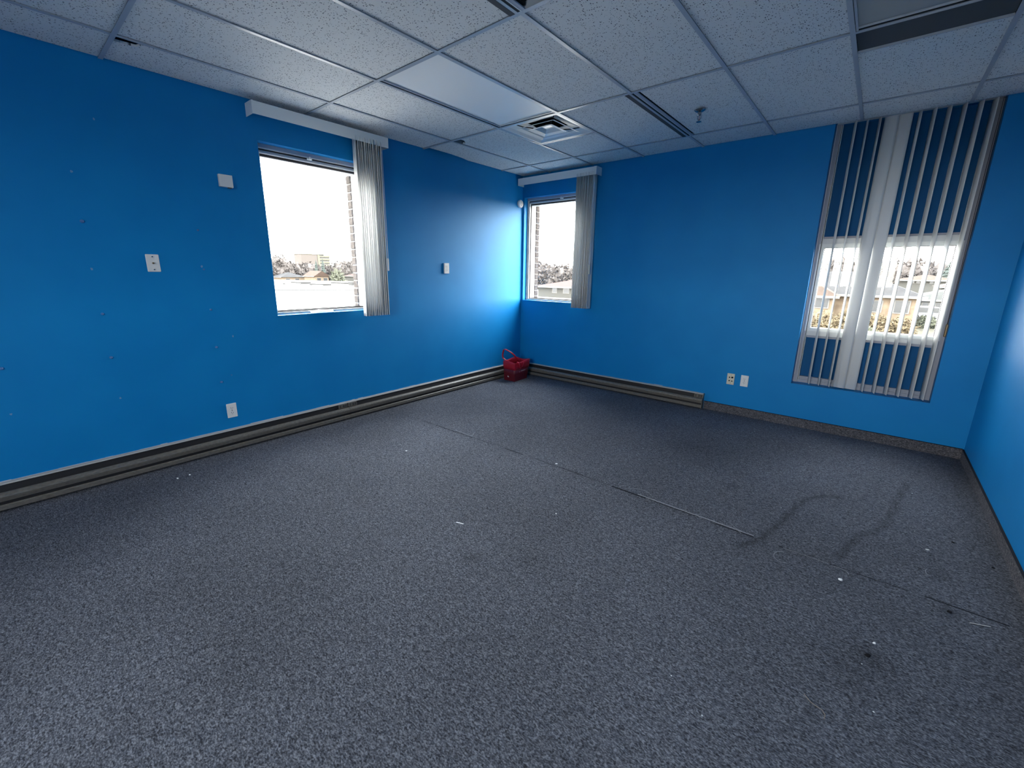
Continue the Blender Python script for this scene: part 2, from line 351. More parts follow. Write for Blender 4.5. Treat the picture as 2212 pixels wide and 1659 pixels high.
# carpet seam: a narrow dark line with pale threads pulled out of it
random.seed(3)
s = MB(); x = .64
while x < 4.42:
    L_ = random.uniform(.05, .30); x1 = min(x + L_, 4.43); hw = random.choice((.0008, .0012, .0018, .003))
    if x > 2.45 and x < 2.62: hw = .006
    s.box(x, x1, -2.262 - hw - .01*math.sin(x*2.3), -2.262 + hw - .01*math.sin(x*2.3), .0002, .0012); x = x1 + random.choice((0, .01, .06, .12))
sm = s.build('seam', m_seam, floor)
s = MB()
def wig(a, b2, k=10, amp=.004, z=.003):
    return [(a[0]+(b2[0]-a[0])*i/k + random.uniform(-amp, amp), a[1]+(b2[1]-a[1])*i/k + random.uniform(-amp, amp), z) for i in range(k+1)]
s.tube(wig((2.80,-2.252), (3.48,-2.262), 40, .0012, .004), .0018, 5)
s.tube(wig((1.05,-2.245), (1.28,-2.25), 14, .0015), .0009, 4)
s.tube(wig((3.62,-2.28), (3.82,-2.275), 14, .004), .0009, 4)
s.tube(wig((1.22,-2.17), (1.262,-2.25), 6, .003), .0009, 4)
s.tube(wig((2.66,-2.24), (2.70,-2.17), 6, .002), .001, 4)
s.tube([(2.72+.16*t, -2.22+.05*math.sin(3*t), .003) for t in [i/10 for i in range(11)]], .0008, 4)
s.tube(wig((3.36,-2.22), (3.42,-2.28), 6, .002), .0008, 4)
s.tube([(3.63+.035*math.cos(a), -2.37+.05*math.sin(a), .003) for a in [1.5+i*.3 for i in range(14)]], .0008, 4)
s.tube([(3.86+.04*math.cos(a), -2.31+.03*math.sin(a), .003) for a in [i*.25 for i in range(12)]], .0008, 4)
s.tube([(4.20+.012*math.cos(a), -2.03+.03*math.sin(a), .003) for a in [2+i*.4 for i in range(9)]], .0009, 4)
th = s.build('loose_thread', m_thread, floor); th['kind'] = 'stuff'

# baseboards: carpet strip, top bound edge
def base(name, pts_box, edge_box):
    o = S(name, MB().box(*pts_box), m_carpetbase)
    e = MB().box(*edge_box).build('bound_edge', m_seam, o); return o
base('baseboard_back', (2.552, W - .010, -.010, 0, .0, .084), (2.552, W - .010, -.012, 0, .084, .0865))
base('baseboard_right', (W - .010, W, -6.9, 0, .0, .080), (W - .012, W, -6.9, 0, .080, .0825))

# ------------------------------------------------------------------ ceiling
XE = [0] + [.4257 + i*.6096 for i in range(7)] + [W]
YE = [0] + [-.4307 - i*1.2192 for i in range(6)] + [YF]
ceil_ = S('ceiling', MB().box(-T, W + .15, YF - T, T, DECK, DECK + .1), m_deck)
BW = .0115                              # half bar width
def bar(x0, x1, y0, y1):
    mb = MB().box(x0, x1, y0, y1, H, H + .002)
    cx, cy = (x0+x1)/2, (y0+y1)/2
    if x1 - x0 < y1 - y0: mb.box(cx - .002, cx + .002, y0, y1, H + .002, H + .04)
    else: mb.box(x0, x1, cy - .002, cy + .002, H + .002, H + .04)
    return mb.build('grid_bar', m_tbar, ceil_)
bar(0, W, YE[1] - BW, YE[1] + BW)
for k in range(2, 7): bar(0, W, YE[k] - BW, YE[k] + BW)
for i in range(1, 8):
    for j in range(7):
        if i == 4 and j in (1, 2, 3): continue
        bar(XE[i] - BW, XE[i] + BW, YE[j+1] + BW, YE[j] - (BW if j else 0))
bar(XE[2] + BW, XE[3] - BW, -1.0403 - BW, -1.0403 + BW)
TZ = H + .0065
tile_cache = {}
def tile(x0, x1, y0, y1, notch=None, dz=0, tilt=0):
    a, b2 = sorted((x0, x1)); c, d = sorted((y0, y1)); a += .0100; b2 -= .0100; c += .0100; d -= .0100
    key = (round(b2-a, 4), round(d-c, 4)) if not notch else None
    if key and key in tile_cache:
        o = bpy.data.objects.new('ceiling_tile', tile_cache[key]); C.objects.link(o)
    else:
        w_, h_ = b2-a, d-c; pts = [(0,0),(w_,0),(w_,h_),(0,h_)]
        if notch: pts = [(p[0]-a, p[1]-c) for p in notch]
        mb = MB().prism(pts, 0, .012, 'z'); o = mb.build('ceiling_tile', m_tile)
        if key: tile_cache[key] = o.data
    o.location = (a, c, TZ + dz + random.uniform(0, .0006)); o.parent = ceil_
    return o
special = {(2, 2), (4, 1), (4, 2), (6, 2), (2, 1), (0, 3), (1, 1), (6, 1), (3, 1), (3, 2)}
for i in range(8):
    for j in range(7):
        x0, x1 = XE[i], XE[i+1]; y1, y0 = YE[j], YE[j+1]
        if (i, j) in {(2,1): 0}: pass
        if (i, j) == (2, 2): continue                                   # light fixture
        if (i, j) == (2, 1): tile(x0, x1, -1.0403, y1); continue         # above it the square diffuser
        if (i, j) == (4, 1): tile(2.300, x1, y0, y1); continue           # beside the slot diffuser
        if (i, j) == (3, 1): tile(x0, 2.205, y0, y1); continue
        if (i, j) == (3, 2): tile(x0, XE[4], y0, y1); continue
        if (i, j) == (3, 3): tile(x0, 2.195, y0, y1); continue
        if (i, j) == (4, 3): continue                                   # missing tile
        if (i, j) == (6, 1): tile(x0, x1, -1.372, y1); continue          # short tile
        if (i, j) == (6, 2): continue                                   # second light fixture
        if (i, j) == (0, 3):
            a, b2, c, d = x0+.010, x1-.010, y0+.010, y1-.010
            tile(x0, x1, y0, y1, [(a,c),(b2-.092,c),(b2-.088,c+.05),(b2-.080,c+.10),(b2-.03,c+.118),(b2,c+.125),(b2,d),(a,d)]); continue
        if (i, j) == (1, 1):
            a, b2, c, d = x0+.010, x1-.010, y0+.010, y1-.010
            tile(x0, x1, y0, y1, [(a+.09,c),(b2,c),(b2,d),(a,d),(a,c+.13),(a+.05,c+.12),(a+.085,c+.07)]); continue
        if (i, j) == (0, 1):
            a, b2, c, d = x0+.010, x1-.010, y0+.010, y1-.010
            tile(x0, x1, y0, y1, [(a+.055,c),(b2,c),(b2,d),(a,d),(a,c+.62),(a+.030,c+.50),(a+.052,c+.30)]); continue
        if i == 4 and j == 2: tile(XE[4], x1, y0, y1); continue
        tile(x0, x1, y0, y1)
bar(XE[4] - BW, XE[4] + BW, YE[3] + BW, YE[2] - BW)
# charcoal panel beside the short tile, and light edge of that tile
MB().box(XE[6] + BW, XE[7] - BW, -1.65 + BW, -1.376, H + .012, H + .03).build('charcoal_panel', m_strip, ceil_)
MB().box(XE[6] + BW, XE[7] - BW, -1.380, -1.372, H + .0, H + .012).build('tile_edge_channel', m_tbar, ceil_)

# troffer lights
def troffer(x0, x1, y0, y1, label, gap, gx=None):
    gx = gap if gx is None else gx
    t = thing('ceiling_light', ((x0+x1)/2, (y0+y1)/2, H), label, 'ceiling light')
    hx = MB(); a, b2, c, d = x0+BW, x1-BW, y0+BW, y1-BW
    hx.box(a, b2, c, d, H + .09, H + .10); hx.box(a, a+.003, c, d, H + .012, H + .09); hx.box(b2-.003, b2, c, d, H + .012, H + .09)
    hx.box(a, b2, c, c+.003, H + .012, H + .09); hx.box(a, b2, d-.003, d, H + .012, H + .09)
    hx.build('housing', m_metalwhite, t)
    fr = MB(); fw = .010
    fr.box(b2-fw, b2, c, d, H+.003, H+.010); fr.box(a+fw, b2-fw, c, c+fw, H+.003, H+.010)
    fr.box(a + gx, a + gx + fw, c, d, H+.003, H+.010); fr.box(a+fw, b2-fw, d-gap-fw, d-gap, H+.003, H+.010)
    fr.build('lens_frame', m_tbar, t)
    MB().box(a, a+gx, c, d, H+.006, H+.012).box(a, b2, d-gap, d, H+.006, H+.012).build('gap_shade_strip', m_black, t)  # black strips fill the gap, painting its shade
    n_ = 12; ln = MB(); vv = []; ff = []
    xa, xb, ya, yb = a+gx+fw*.5, b2-.006, c+.006, d-gap-fw*.5
    for jj in range(n_+1):
        for ii in range(n_+1):
            x = xa+(xb-xa)*ii/n_; y = ya+(yb-ya)*jj/n_
            vv.append((x, y, H + .011 - .003*math.sin(math.pi*ii/n_)*math.sin(math.pi*jj/n_) ))
    for jj in range(n_):
        for ii in range(n_): q = jj*(n_+1)+ii; ff.append((q, q+1, q+n_+2, q+n_+1))
    ln.add(vv, ff); ln.build('lens', m_lens, t, smooth=True)
    return t
troffer(XE[2], XE[3], YE[3], YE[2], 'white flat-lens ceiling light panel, unlit, beside the square air diffuser', .015)
tr2 = troffer(XE[6], XE[7], YE[3], YE[2], 'dull unlit ceiling light lens at top right, beside the charcoal strip', .022, .002)
m_lens2 = mat('dusty_lens', (.42, .41, .38), .6, .3)
for c_ in bpy.data.objects:
    if c_.parent == tr2 and c_.name.startswith('lens') and 'frame' not in c_.name: c_.data.materials[0] = m_lens2

# square air diffuser
def sq_ring(mb, cx, cy, h0, z0, h1, z1):
    v0 = [(cx-h0,cy-h0,z0),(cx+h0,cy-h0,z0),(cx+h0,cy+h0,z0),(cx-h0,cy+h0,z0)]; v1 = [(cx-h1,cy-h1,z1),(cx+h1,cy-h1,z1),(cx+h1,cy+h1,z1),(cx-h1,cy+h1,z1)]
    mb.add(v0+v1, [(i, (i+1) % 4, 4+(i+1) % 4, 4+i) for i in range(4)])
dx, dy = (XE[2]+XE[3])/2, (-1.0403 + YE[2])/2
t = thing('air_diffuser', (dx, dy, H), 'square white four-way ceiling air diffuser with nested louvres', 'air vent')
mb = MB(); R0 = .3048 - BW
sq_ring(mb, dx, dy, R0, H+.003, R0-.018, H+.003); sq_ring(mb, dx, dy, R0-.018, H+.003, R0-.045, H+.018); sq_ring(mb, dx, dy, R0-.045, H+.018, .185, H+.042); sq_ring(mb, dx, dy, .185, H+.042, .128, H+.052)
mb.build('outer_frame', m_metalwhite, t, solid=.002)
def cup(hh):
    k = 32; vv = []
    for i in range(k): vv.append((dx+.128*math.cos(2*math.pi*i/k), dy+.128*math.sin(2*math.pi*i/k), hh))
    for i in range(k): vv.append((dx+.128*math.cos(2*math.pi*i/k), dy+.128*math.sin(2*math.pi*i/k), hh+.18))
    return MB().add(vv, [(i, (i+1) % k, k+(i+1) % k, k+i) for i in range(k)] + [tuple(range(k, 2*k))])
cup(H+.048).build('duct_neck', m_black, t)
mb = MB(); sq_ring(mb, dx, dy, .200, H+.000, .192, H+.003); sq_ring(mb, dx, dy, .192, H+.003, .170, H+.010); sq_ring(mb, dx, dy, .170, H+.010, .150, H+.022); mb.build('louvre', m_metalwhite, t, solid=.002)
mb = MB(); sq_ring(mb, dx, dy, .128, H-.002, .120, H+.001); sq_ring(mb, dx, dy, .120, H+.001, .085, H+.009); sq_ring(mb, dx, dy, .085, H+.009, .050, H+.032)
mb.add([(dx-.05,dy-.05,H+.032),(dx+.05,dy-.05,H+.032),(dx+.05,dy+.05,H+.032),(dx-.05,dy+.05,H+.032)], [(0,1,2,3)]); mb.build('centre_cone', m_metalwhite, t, solid=.002)
for sx_, sy_ in ((1,1),(1,-1),(-1,1),(-1,-1)):
    MB().tube([(dx+sx_*.09, dy+sy_*.09, H+.014), (dx+sx_*.155, dy+sy_*.155, H+.022), (dx+sx_*.20, dy+sy_*.20, H+.036)], .004, 6).build('bracket', m_black, t)
# linear slot diffusers
def slot(x0, y0, y1, label):
    t = thing('slot_diffuser', (x0+.05, (y0+y1)/2, H), label, 'air vent')
    MB().box(x0, x0+.030, y0, y1, H-.001, H+.006).build('flange', m_strip, t)
    MB().box(x0+.030, x0+.048, y0, y1, H+.000, H+.006).build('blade', m_tbar, t)
    MB().box(x0+.048, x0+.066, y0, y1, H+.002, H+.006).build('slot_opening', m_black, t)
    MB().box(x0+.066, x0+.073, y0, y1, H-.001, H+.006).build('blade', m_alu_l, t)
    MB().box(x0+.073, x0+.093, y0, y1, H+.000, H+.006).build('flange', m_alu, t)
    MB().box(x0+.002, x0+.093, y0, y1, H+.019, H+.10).build('plenum_box', m_deck, t)
slot(2.206, YE[2] + BW, YE[1] - BW, 'narrow black-slot air diffuser in the ceiling beside the sprinkler head')
slot(2.196, YE[4] + BW, YE[3] - BW, 'narrow slot diffuser at the top edge beside the missing tile')

# sprinkler
sp = thing('sprinkler_head', (2.535, -1.043, H), 'chrome pendant fire sprinkler head hanging from a ceiling tile', 'sprinkler')
MB().lathe((2.535, -1.043, H), [(.001,-.001),(.040,-.001),(.040,-.004),(.030,-.012),(.016,-.018),(.012,-.020),(.0005,-.020)]).build('escutcheon', m_chrome, sp, smooth=True)
MB().lathe((2.535, -1.043, H), [(.0005,-.02),(.014,-.02),(.014,-.034),(.010,-.038),(.0005,-.038)], seg=12).build('body', m_chrome, sp)
mb = MB()
for s_ in (-1, 1): mb.tube([(2.535+s_*.011,-1.043,H-.036),(2.535+s_*.013,-1.043,H-.055),(2.535+s_*.004,-1.043,H-.074)], .003, 6)
mb.build('yoke', m_chrome, sp)
MB().lathe((2.535, -1.043, H), [(.0005,-.074),(.006,-.074),(.006,-.080),(.019,-.082),(.019,-.084),(.0005,-.084)], seg=18).build('deflector_plate', m_chrome, sp)
MB().cyl((2.535, -1.043, H-.074), .0022, .038, 'z', 8).build('glass_bulb', mat('bulb_red', (.25,.02,.02), .1, .6), sp)

# ------------------------------------------------------------------ windows 1 and 2 (aluminium, in brick reveals)
def win_small(name, to, x0, x1, z0, z1, brick_side):
    """to(u,d,z): u along wall, d = depth outwards."""
    root = thing(name, to((x0+x1)/2, 0, z0), kind='structure')
    def bx(mb, u0, u1, d0, d1, za, zb):
        a, b2 = to(u0, d0, za), to(u1, d1, zb); mb.box(a[0], b2[0], a[1], b2[1], a[2], b2[2]); return mb
    def rect(nm, m, e, wd, d0, d1):
        (es, et, eb), (ws, wt, wb) = e, wd
        mb = MB(); zt = z1 - et; zb = z0 + eb
        bx(mb, x0+es, x1-es, d0, d1, zt-wt, zt); bx(mb, x0+es, x1-es, d0, d1, zb, zb+wb)
        bx(mb, x0+es, x0+es+ws, d0, d1, zb+wb, zt-wt); bx(mb, x1-es-ws, x1-es, d0, d1, zb+wb, zt-wt)
        return mb.build(nm, m, root)
    rect('outer_frame', m_alu, (0, 0, 0), (.014, .030, .009), .070, .215)
    rect('outer_bead', m_alu_l, (.013, .029, .008), (.004, .006, .004), .064, .20)
    rect('groove', m_alu_d, (.017, .035, .012), (.004, .011, .004), .088, .20)
    rect('sash_frame', m_alu, (.020, .046, .014), (.008, .014, .006), .080, .20)
    rect('sash_bead', m_alu_l, (.028, .059, .018), (.005, .009, .004), .074, .19)
    rect('glazing_gasket', m_alu_d, (.033, .068, .021), (.006, .016, .010), .100, .20)
    rect('glazing_bead', m_alu_l, (.038, .084, .029), (.004, .004, .002), .110, .20)
    # inner insulated pane
    a, b2 = to(x0+.041, .150, z0+.030), to(x1-.041, .150, z1-.087)
    if abs(a[0]-b2[0]) > abs(a[1]-b2[1]): vv = [(a[0],a[1],a[2]),(b2[0],a[1],a[2]),(b2[0],a[1],b2[2]),(a[0],a[1],b2[2])]
    else: vv = [(a[0],a[1],a[2]),(a[0],b2[1],a[2]),(a[0],b2[1],b2[2]),(a[0],a[1],b2[2])]
    MB().add(vv, [(0,1,2,3)]).build('pane', m_glass, root)
    # sill board
    mb = MB(); bx(mb, x0, x1, -.004, .066, z0-.004, z0+.004); mb.build('sill', m_wframe if False else m_wall, root)
    # latch
    lx = x0 + .46*(x1-x0) if brick_side > 0 else x0 + .57*(x1-x0)
    mb = MB(); bx(mb, lx-.018, lx+.018, .050, .070, z1-.052, z1-.040); bx(mb, lx-.006, lx+.006, .040, .060, z1-.050, z1-.030); mb.build('latch', m_white, root)
    # outer brick jambs with raked joints, one brick per course
    k = 0; z = z0 - .02
    while z < z1 + .02:
        for side in (0, 1):
            off = random.uniform(-.003, .003)
            u0, u1 = (x0 - .02, x0 + .041 + off) if side == 0 else (x1 - .041 + off, x1 + .02)
            mb = MB(); a, b2 = to(u0, .220, z+.005), to(u1, .295, z+.070); mb.cbox(a[0], b2[0], a[1], b2[1], a[2], b2[2], .004); mb.build('brick', m_brick, root)
        z += .075; k += 1
    mb = MB(); bx(mb, x0 - .02, x0 + .034, .224, .292, z0-.02, z1+.02); bx(mb, x1 - .034, x1 + .02, .224, .292, z0-.02, z1+.02); mb.build('mortar', m_mortar, root)
    return root
w1 = win_small('window_1', lambda u, d, z: (-d, u, z), *W1, 1)
w2 = win_small('window_2', lambda u, d, z: (u, d, z), *W2, -1)

# ------------------------------------------------------------------ window 3: recess with painted panels and a white sash
root = thing('window_3', ((W3[0]+W3[1])/2, .10, W3[2]), kind='structure')
X0, X1 = W3[0], W3[1]; FW = .045
mb = MB(); mb.box(X0, X0+FW-.012, .10, .20, .412, H+.02); mb.box(X1-FW+.012, X1, .10, .20, .412, H+.02); mb.build('mullion', m_alu, root)
for xa, xb in ((X0+FW-.012, X0+FW-.009), (X0+FW-.004, X0+FW), (X1-FW+.009, X1-FW+.012), (X1-FW, X1-FW+.004)):
    MB().box(xa, xb, .092, .20, .44, H+.02).build('mullion_bead', m_alu_l, root)
MB().box(X0+FW-.009, X0+FW-.004, .11, .20, .44, H+.02).box(X1-FW+.004, X1-FW+.009, .11, .20, .44, H+.02).build('gasket', m_alu_d, root)
xi0, xi1 = X0+FW, X1-FW
MB().box(xi0, xi1, .15, .18, 1.745, H+.02).build('upper_panel', m_panel, root)
MB().box(xi0, xi1, .15, .18, .470, .848).build('lower_panel', m_panel, root)
MB().box(xi0, xi1, .118, .18, 1.732, 1.745).box(xi0, xi1, .122, .18, 1.725, 1.732).build('transom_bead', m_alu, root)
MB().box(xi0, xi1, .105, .18, 1.680, 1.726).build('transom', m_alu_l, root)
MB().box(xi0, xi1, .105, .18, .868, .908).build('lower_transom', m_alu_l, root)
MB().box(xi0, xi1, .118, .18, .846, .868).build('lower_bead', m_alu, root)
MB().box(X0+.02, X1-.02, .118, .19, .440, .472).box(X0+.02, X1-.02, .108, .19, .412, .440).build('bottom_rail', m_alu, root)
mb = MB(); a, b2, zb, zt = X0+.026, X1-.026, .908, 1.682
mb.box(a, a+.010, .085, .17, zb, zt); mb.box(b2-.010, b2, .085, .17, zb, zt); mb.build('screen_channel', m_wframe, root)
mb = MB(); a, b2 = xi0, xi1
mb.box(a, a+.018, .10, .17, zb, zt); mb.box(b2-.018, b2, .10, .17, zb, zt); mb.box(a+.018, b2-.018, .10, .17, zt-.034, zt); mb.box(a+.018, b2-.018, .10, .17, zb, zb+.030)
mb.build('sash_frame', m_wframe, root)
mb = MB(); mb.box(a+.018, a+.021, .115, .15, zb+.03, zt-.034); mb.box(b2-.021, b2-.018, .115, .15, zb+.03, zt-.034); mb.box(a+.021, b2-.021, .115, .15, zt-.037, zt-.034); mb.box(a+.021, b2-.021, .115, .15, zb+.030, zb+.033)
mb.build('gasket', m_alu_d, root)
MB().add([(a+.02,.135,zb+.032),(b2-.02,.135,zb+.032),(b2-.02,.135,zt-.036),(a+.02,.135,zt-.036)], [(0,1,2,3)]).build('pane', m_glass, root)
MB().box(X0, X1, -.004, .108, .404, .414).build('sill', m_wall, root)

# ------------------------------------------------------------------ blinds
def vane_mesh(z0, z1, wdt=.089, bow=.004, k=6):
    """vane standing on its centre; width along local x, slightly bowed along local y."""
    mb = MB(); vv = []; ff = []
    for z in (z0, z1):
        for i in range(k+1):
            t_ = -1 + 2*i/k; vv.append((t_*wdt/2, bow*(1-t_*t_), z))
    for i in range(k): ff.append((i, i+1, k+2+i, k+1+i))
    mb.add(vv, ff); return mb
def vane(parent, cx, cy, ang, z0, z1, me=[None]):
    key = (round(z0, 3), round(z1, 3))
    if key not in vane_cache:
        o = vane_mesh(0, z1-z0).build('vane', m_vane, None, smooth=True); vane_cache[key] = o.data; 
    else:
        o = bpy.data.objects.new('vane', vane_cache[key]); C.objects.link(o)
    md = o.modifiers.new('thick', 'SOLIDIFY'); md.thickness = .0012
    o.rotation_euler = (0, 0, ang); o.location = (cx, cy, z0); put(o, parent)
    return o
vane_cache = {}
# blind on the left wall
b1 = thing('vertical_blind', (.08, -2.76, 2.60), 'white vertical blind stacked right of the big left-wall window', 'blind')
mb = MB(); mb.box(.117, .120, -3.306, -2.157, 2.508, 2.594); mb.box(0, .117, -2.160, -2.157, 2.508, 2.594); mb.box(.02, .117, -3.30, -2.16, 2.592, 2.594); mb.build('valance', m_valance, b1)
MB().box(0, .122, -3.309, -3.306, 2.506, 2.596).box(.120, .122, -3.306, -3.298, 2.506, 2.596).build('valance_corner', m_valance, b1)
MB().box(.055, .095, -3.29, -2.19, 2.545, 2.585).build('headrail', m_white, b1)
ys = [-2.492 + i*.0205 for i in range(13)]
for i, y in enumerate(ys):
    ang = math.radians([-14, -5, -4, -5, -3, -5, -4, -3, -5, -4, -3, -5, -4][i])
    vane(b1, .085 + random.uniform(-.005, .005), y + random.uniform(-.003, .003), ang, .985, 2.545)
MB().tube([(.120,-2.238,2.545),(.122,-2.236,2.0),(.124,-2.232,1.52)], .0014, 6).build('cord', m_white, b1)
MB().tube([(.126,-2.234,2.545),(.128,-2.230,1.9),(.127,-2.228,1.52)], .0014, 6).build('cord', m_white, b1)
MB().cbox(.117, .132, -2.238, -2.224, 1.408, 1.525, .004).build('cord_weight', m_white, b1)
# blind on the back wall
b2_ = thing('vertical_blind', (.58, -.08, 2.60), 'white vertical blind stacked right of the corner window on the back wall', 'blind')
mb = MB(); mb.box(.012, 1.148, -.120, -.117, 2.496, 2.580); mb.box(.012, .015, -.117, 0, 2.496, 2.580); mb.box(.015, 1.145, -.117, -.02, 2.578, 2.580); mb.build('valance', m_valance, b2_)
MB().box(1.148, 1.151, -.122, 0, 2.494, 2.582).box(1.118, 1.148, -.122, -.120, 2.494, 2.582).build('valance_corner', m_valance, b2_)
MB().box(.03, 1.13, -.095, -.055, 2.53, 2.57).build('headrail', m_white, b2_)
for i in range(13):
    ang = math.pi/2 + math.radians([6, -2, 2, 0, 3, -2, 1, -1, 2, -2, 1, 0, -4][i])
    vane(b2_, .895 + i*.0185, -.085 + random.uniform(-.004, .004), ang, .985, 2.53)
MB().tube([(1.135,-.135,2.496),(1.132,-.133,2.0),(1.130,-.13,1.50)], .0014, 6).build('cord', m_white, b2_)
MB().tube([(1.142,-.135,2.496),(1.140,-.133,2.0),(1.134,-.13,1.50)], .0014, 6).build('cord', m_white, b2_)
MB().cbox(1.125, 1.139, -.137, -.123, 1.395, 1.505, .004).build('cord_weight', m_ivory, b2_)
# blind inside the recess of the right-hand window
b3 = thing('vertical_blind', (3.78, .05, H), 'white vertical blind with spaced open vanes in the tall right-hand recess', 'blind')
for x, ph in ((3.430,15),(3.506,12),(3.584,13),(3.656,80),(3.736,83),(3.820,12),(3.898,14),(3.977,15),(4.056,14),(4.138,15),(4.208,14)):
    wv = vane(b3, x, .052, math.pi/2 + math.radians(ph), .424, H + .012)
MB().box(X0+.01, X1-.01, .032, .072, H+.013, H+.02+.02-.02).build('headrail', m_white, b3)
MB().tube([(4.243,.03,H+.01),(4.243,.032,1.9),(4.247,.03,1.05)], .0016, 6).build('cord', m_alu_d, b3)
MB().tube([(4.251,.03,H+.01),(4.252,.032,1.9),(4.250,.03,1.05)], .0016, 6).build('cord', m_alu_d, b3)
MB().cbox(4.241, 4.257, .022, .038, .950, 1.052, .005).build('cord_weight', m_brass, b3)
MB().tube([(3.312,.03,H+.01),(3.313,.03,1.5),(3.314,.03,.50)], .0022, 6).build('tilt_cord', m_white, b3)

# ------------------------------------------------------------------ baseboard heaters
def heater(to, u0, u1, label, end0=False, end1=False, g0=False, g1=False, cap0=False, cap1=False):
    """profile in (d, z): d = distance off the wall; extruded along u."""
    root = thing('baseboard_heater', to((u0+u1)/2, .035, 0), label, 'heater')
    def ext(nm, m, pts, a=u0, b2=u1, par=None):
        nn = len(pts); vv = [to(a, d, z) for d, z in pts] + [to(b2, d, z) for d, z in pts]
        fs = [tuple(range(nn))[::-1], tuple(range(nn, 2*nn))] + [(i, (i+1) % nn, nn+(i+1) % nn, nn+i) for i in range(nn)]
        return MB().add(vv, fs).build(nm, m, par or root)
    ext('back_plate', m_heatdark, [(.001,.012),(.006,.012),(.006,.160),(.001,.160)])
    ext('top_lip', m_heatlip, [(.001,.160),(.020,.158),(.024,.154),(.024,.157),(.021,.1625),(.001,.165)])
    ext('element_shade', m_heatdark, [(.006,.150),(.018,.150),(.028,.10),(.028,.03),(.006,.03)])
    ext('front_cover', m_heater, [(.040,.112),(.047,.118),(.058,.114),(.067,.105),(.070,.096),(.068,.086),(.061,.066),(.056,.064),(.053,.066),(.055,.104),(.042,.108)])
    ext('groove', m_heatdark, [(.046,.036),(.054,.036),(.054,.072),(.046,.072)])
    ext('bottom_strip', m_heater, [(.054,.014),(.066,.014),(.069,.018),(.069,.042),(.064,.047),(.058,.047),(.054,.043)])
    def grille(a, b2):
        p = ext('junction_cover', m_heater, [(.026,.118),(.032,.118),(.032,.152),(.026,.152)], a, b2)
        L_ = b2 - a; mb = MB()
        for (s0, s1) in ((.12,.26),(.46,.66),(.72,.92)):
            for (z0, z1) in ((.126,.132),(.138,.144)):
                q0, q1 = to(a + s0*L_, .0315, z0), to(a + s1*L_, .0335, z1); mb.box(q0[0], q1[0], q0[1], q1[1], q0[2], q1[2])
        mb.build('vent_slots', m_black, p)
    if g0: grille(u0+.004, u0+.094)
    if g1: grille(u1-.094, u1-.004)
    cap = [(.001,.008),(.072,.008),(.073,.116),(.050,.122),(.030,.167),(.001,.167)]
    if cap0: ext('end_cap', m_heater, cap, u0-.002, u0+.003)
    if cap1: ext('end_cap', m_heater, cap, u1-.003, u1+.002)
    return root
toL = lambda u, d, z: (d, u, z)
toB = lambda u, d, z: (u, -d, z)
JY = -2.712
heater(toL, -5.60, JY - .0015, 'long taupe baseboard heater running out of frame at the lower left', g1=True)
heater(toL, JY + .0015, -.080, 'taupe baseboard heater on the left wall ending behind the red bag', g0=True)
heater(toB, .080, 2.546, 'taupe baseboard heater under the back wall, right of the red bag', g1=True, cap1=True)

# ------------------------------------------------------------------ wall plates
def duplex(to, uc, zc, label, prot=.006):
    r = thing('wall_outlet', to(uc, 0, zc), label, 'outlet')
    def bx(mb, u0, u1, d0, d1, z0, z1, c=0):
        a, b2 = to(u0, d0, z0), to(u1, d1, z1)
        if c: mb.cbox(a[0], b2[0], a[1], b2[1], a[2], b2[2], c)
        else: mb.box(a[0], b2[0], a[1], b2[1], a[2], b2[2])
        return mb
    bx(MB(), uc-.035, uc+.035, 0, prot, zc-.0575, zc+.0575, .0025).build('cover_plate', m_white, r)
    for s_ in (-1, 1):
        z = zc + s_*.0195
        pts = [(uc + .0165*math.cos(a)*(1.0), z + max(-.0135, min(.0135, .0165*math.sin(a)))) for a in [2*math.pi*i/20 for i in range(20)]]
        vv = [to(p[0], prot-.001, p[1]) for p in pts] + [to(p[0], prot+.0025, p[1]) for p in pts]; nn = 20
        f = MB().add(vv, [tuple(range(nn)), tuple(range(nn, 2*nn))] + [(i, (i+1) % nn, nn+(i+1) % nn, nn+i) for i in range(nn)]).build('socket', m_white, r)
        mb = MB(); bx(mb, uc-.0075, uc-.0050, prot+.0022, prot+.0030, z-.001, z+.008); bx(mb, uc+.0050, uc+.0075, prot+.0022, prot+.0030, z-.001, z+.006); bx(mb, uc-.002, uc+.002, prot+.0022, prot+.0030, z-.0095, z-.0055)
        mb.build('slots', m_black, f)
    a = to(uc, prot-.0005, zc); ax = 'x' if abs(to(0,1,0)[0]) > .5 else 'y'; sg = to(0,1,0)[0] + to(0,1,0)[1]
    MB().cyl(a, .003, .0015*sg, ax, 10).build('screw', m_chrome, r)
    return r
duplex(toL, -3.682, .312, 'white duplex outlet low on the left wall above the heater')
duplex(toL, -1.380, 1.443, 'white duplex outlet high on the left wall between window and corner', .018)
duplex(toB, 2.908, .365, 'white duplex outlet low on the back wall beside the ivory data plate')
# ivory data plate
r = thing('data_plate', (2.780, 0, .3645), 'ivory four-port data plate, left of the white back-wall outlet', 'wall plate')
MB().cbox(2.745, 2.815, -.006, 0, .307, .422, .0025).build('cover_plate', m_ivory, r)
for u, z, a, b_ in ((-.011,.018,.006,.006),(.014,.019,.009,.009),(-.011,-.018,.006,.006),(.014,-.020,.007,.005)):
    MB().box(2.78+u-a, 2.78+u+a, -.0070, -.0055, .3645+z-b_, .3645+z+b_).build('port', m_black, r)
for z in (.043, -.043): MB().cyl((2.780+.002, -.0055, .3645+z), .0035, -.0015, 'y', 10).build('screw', m_brass, r)
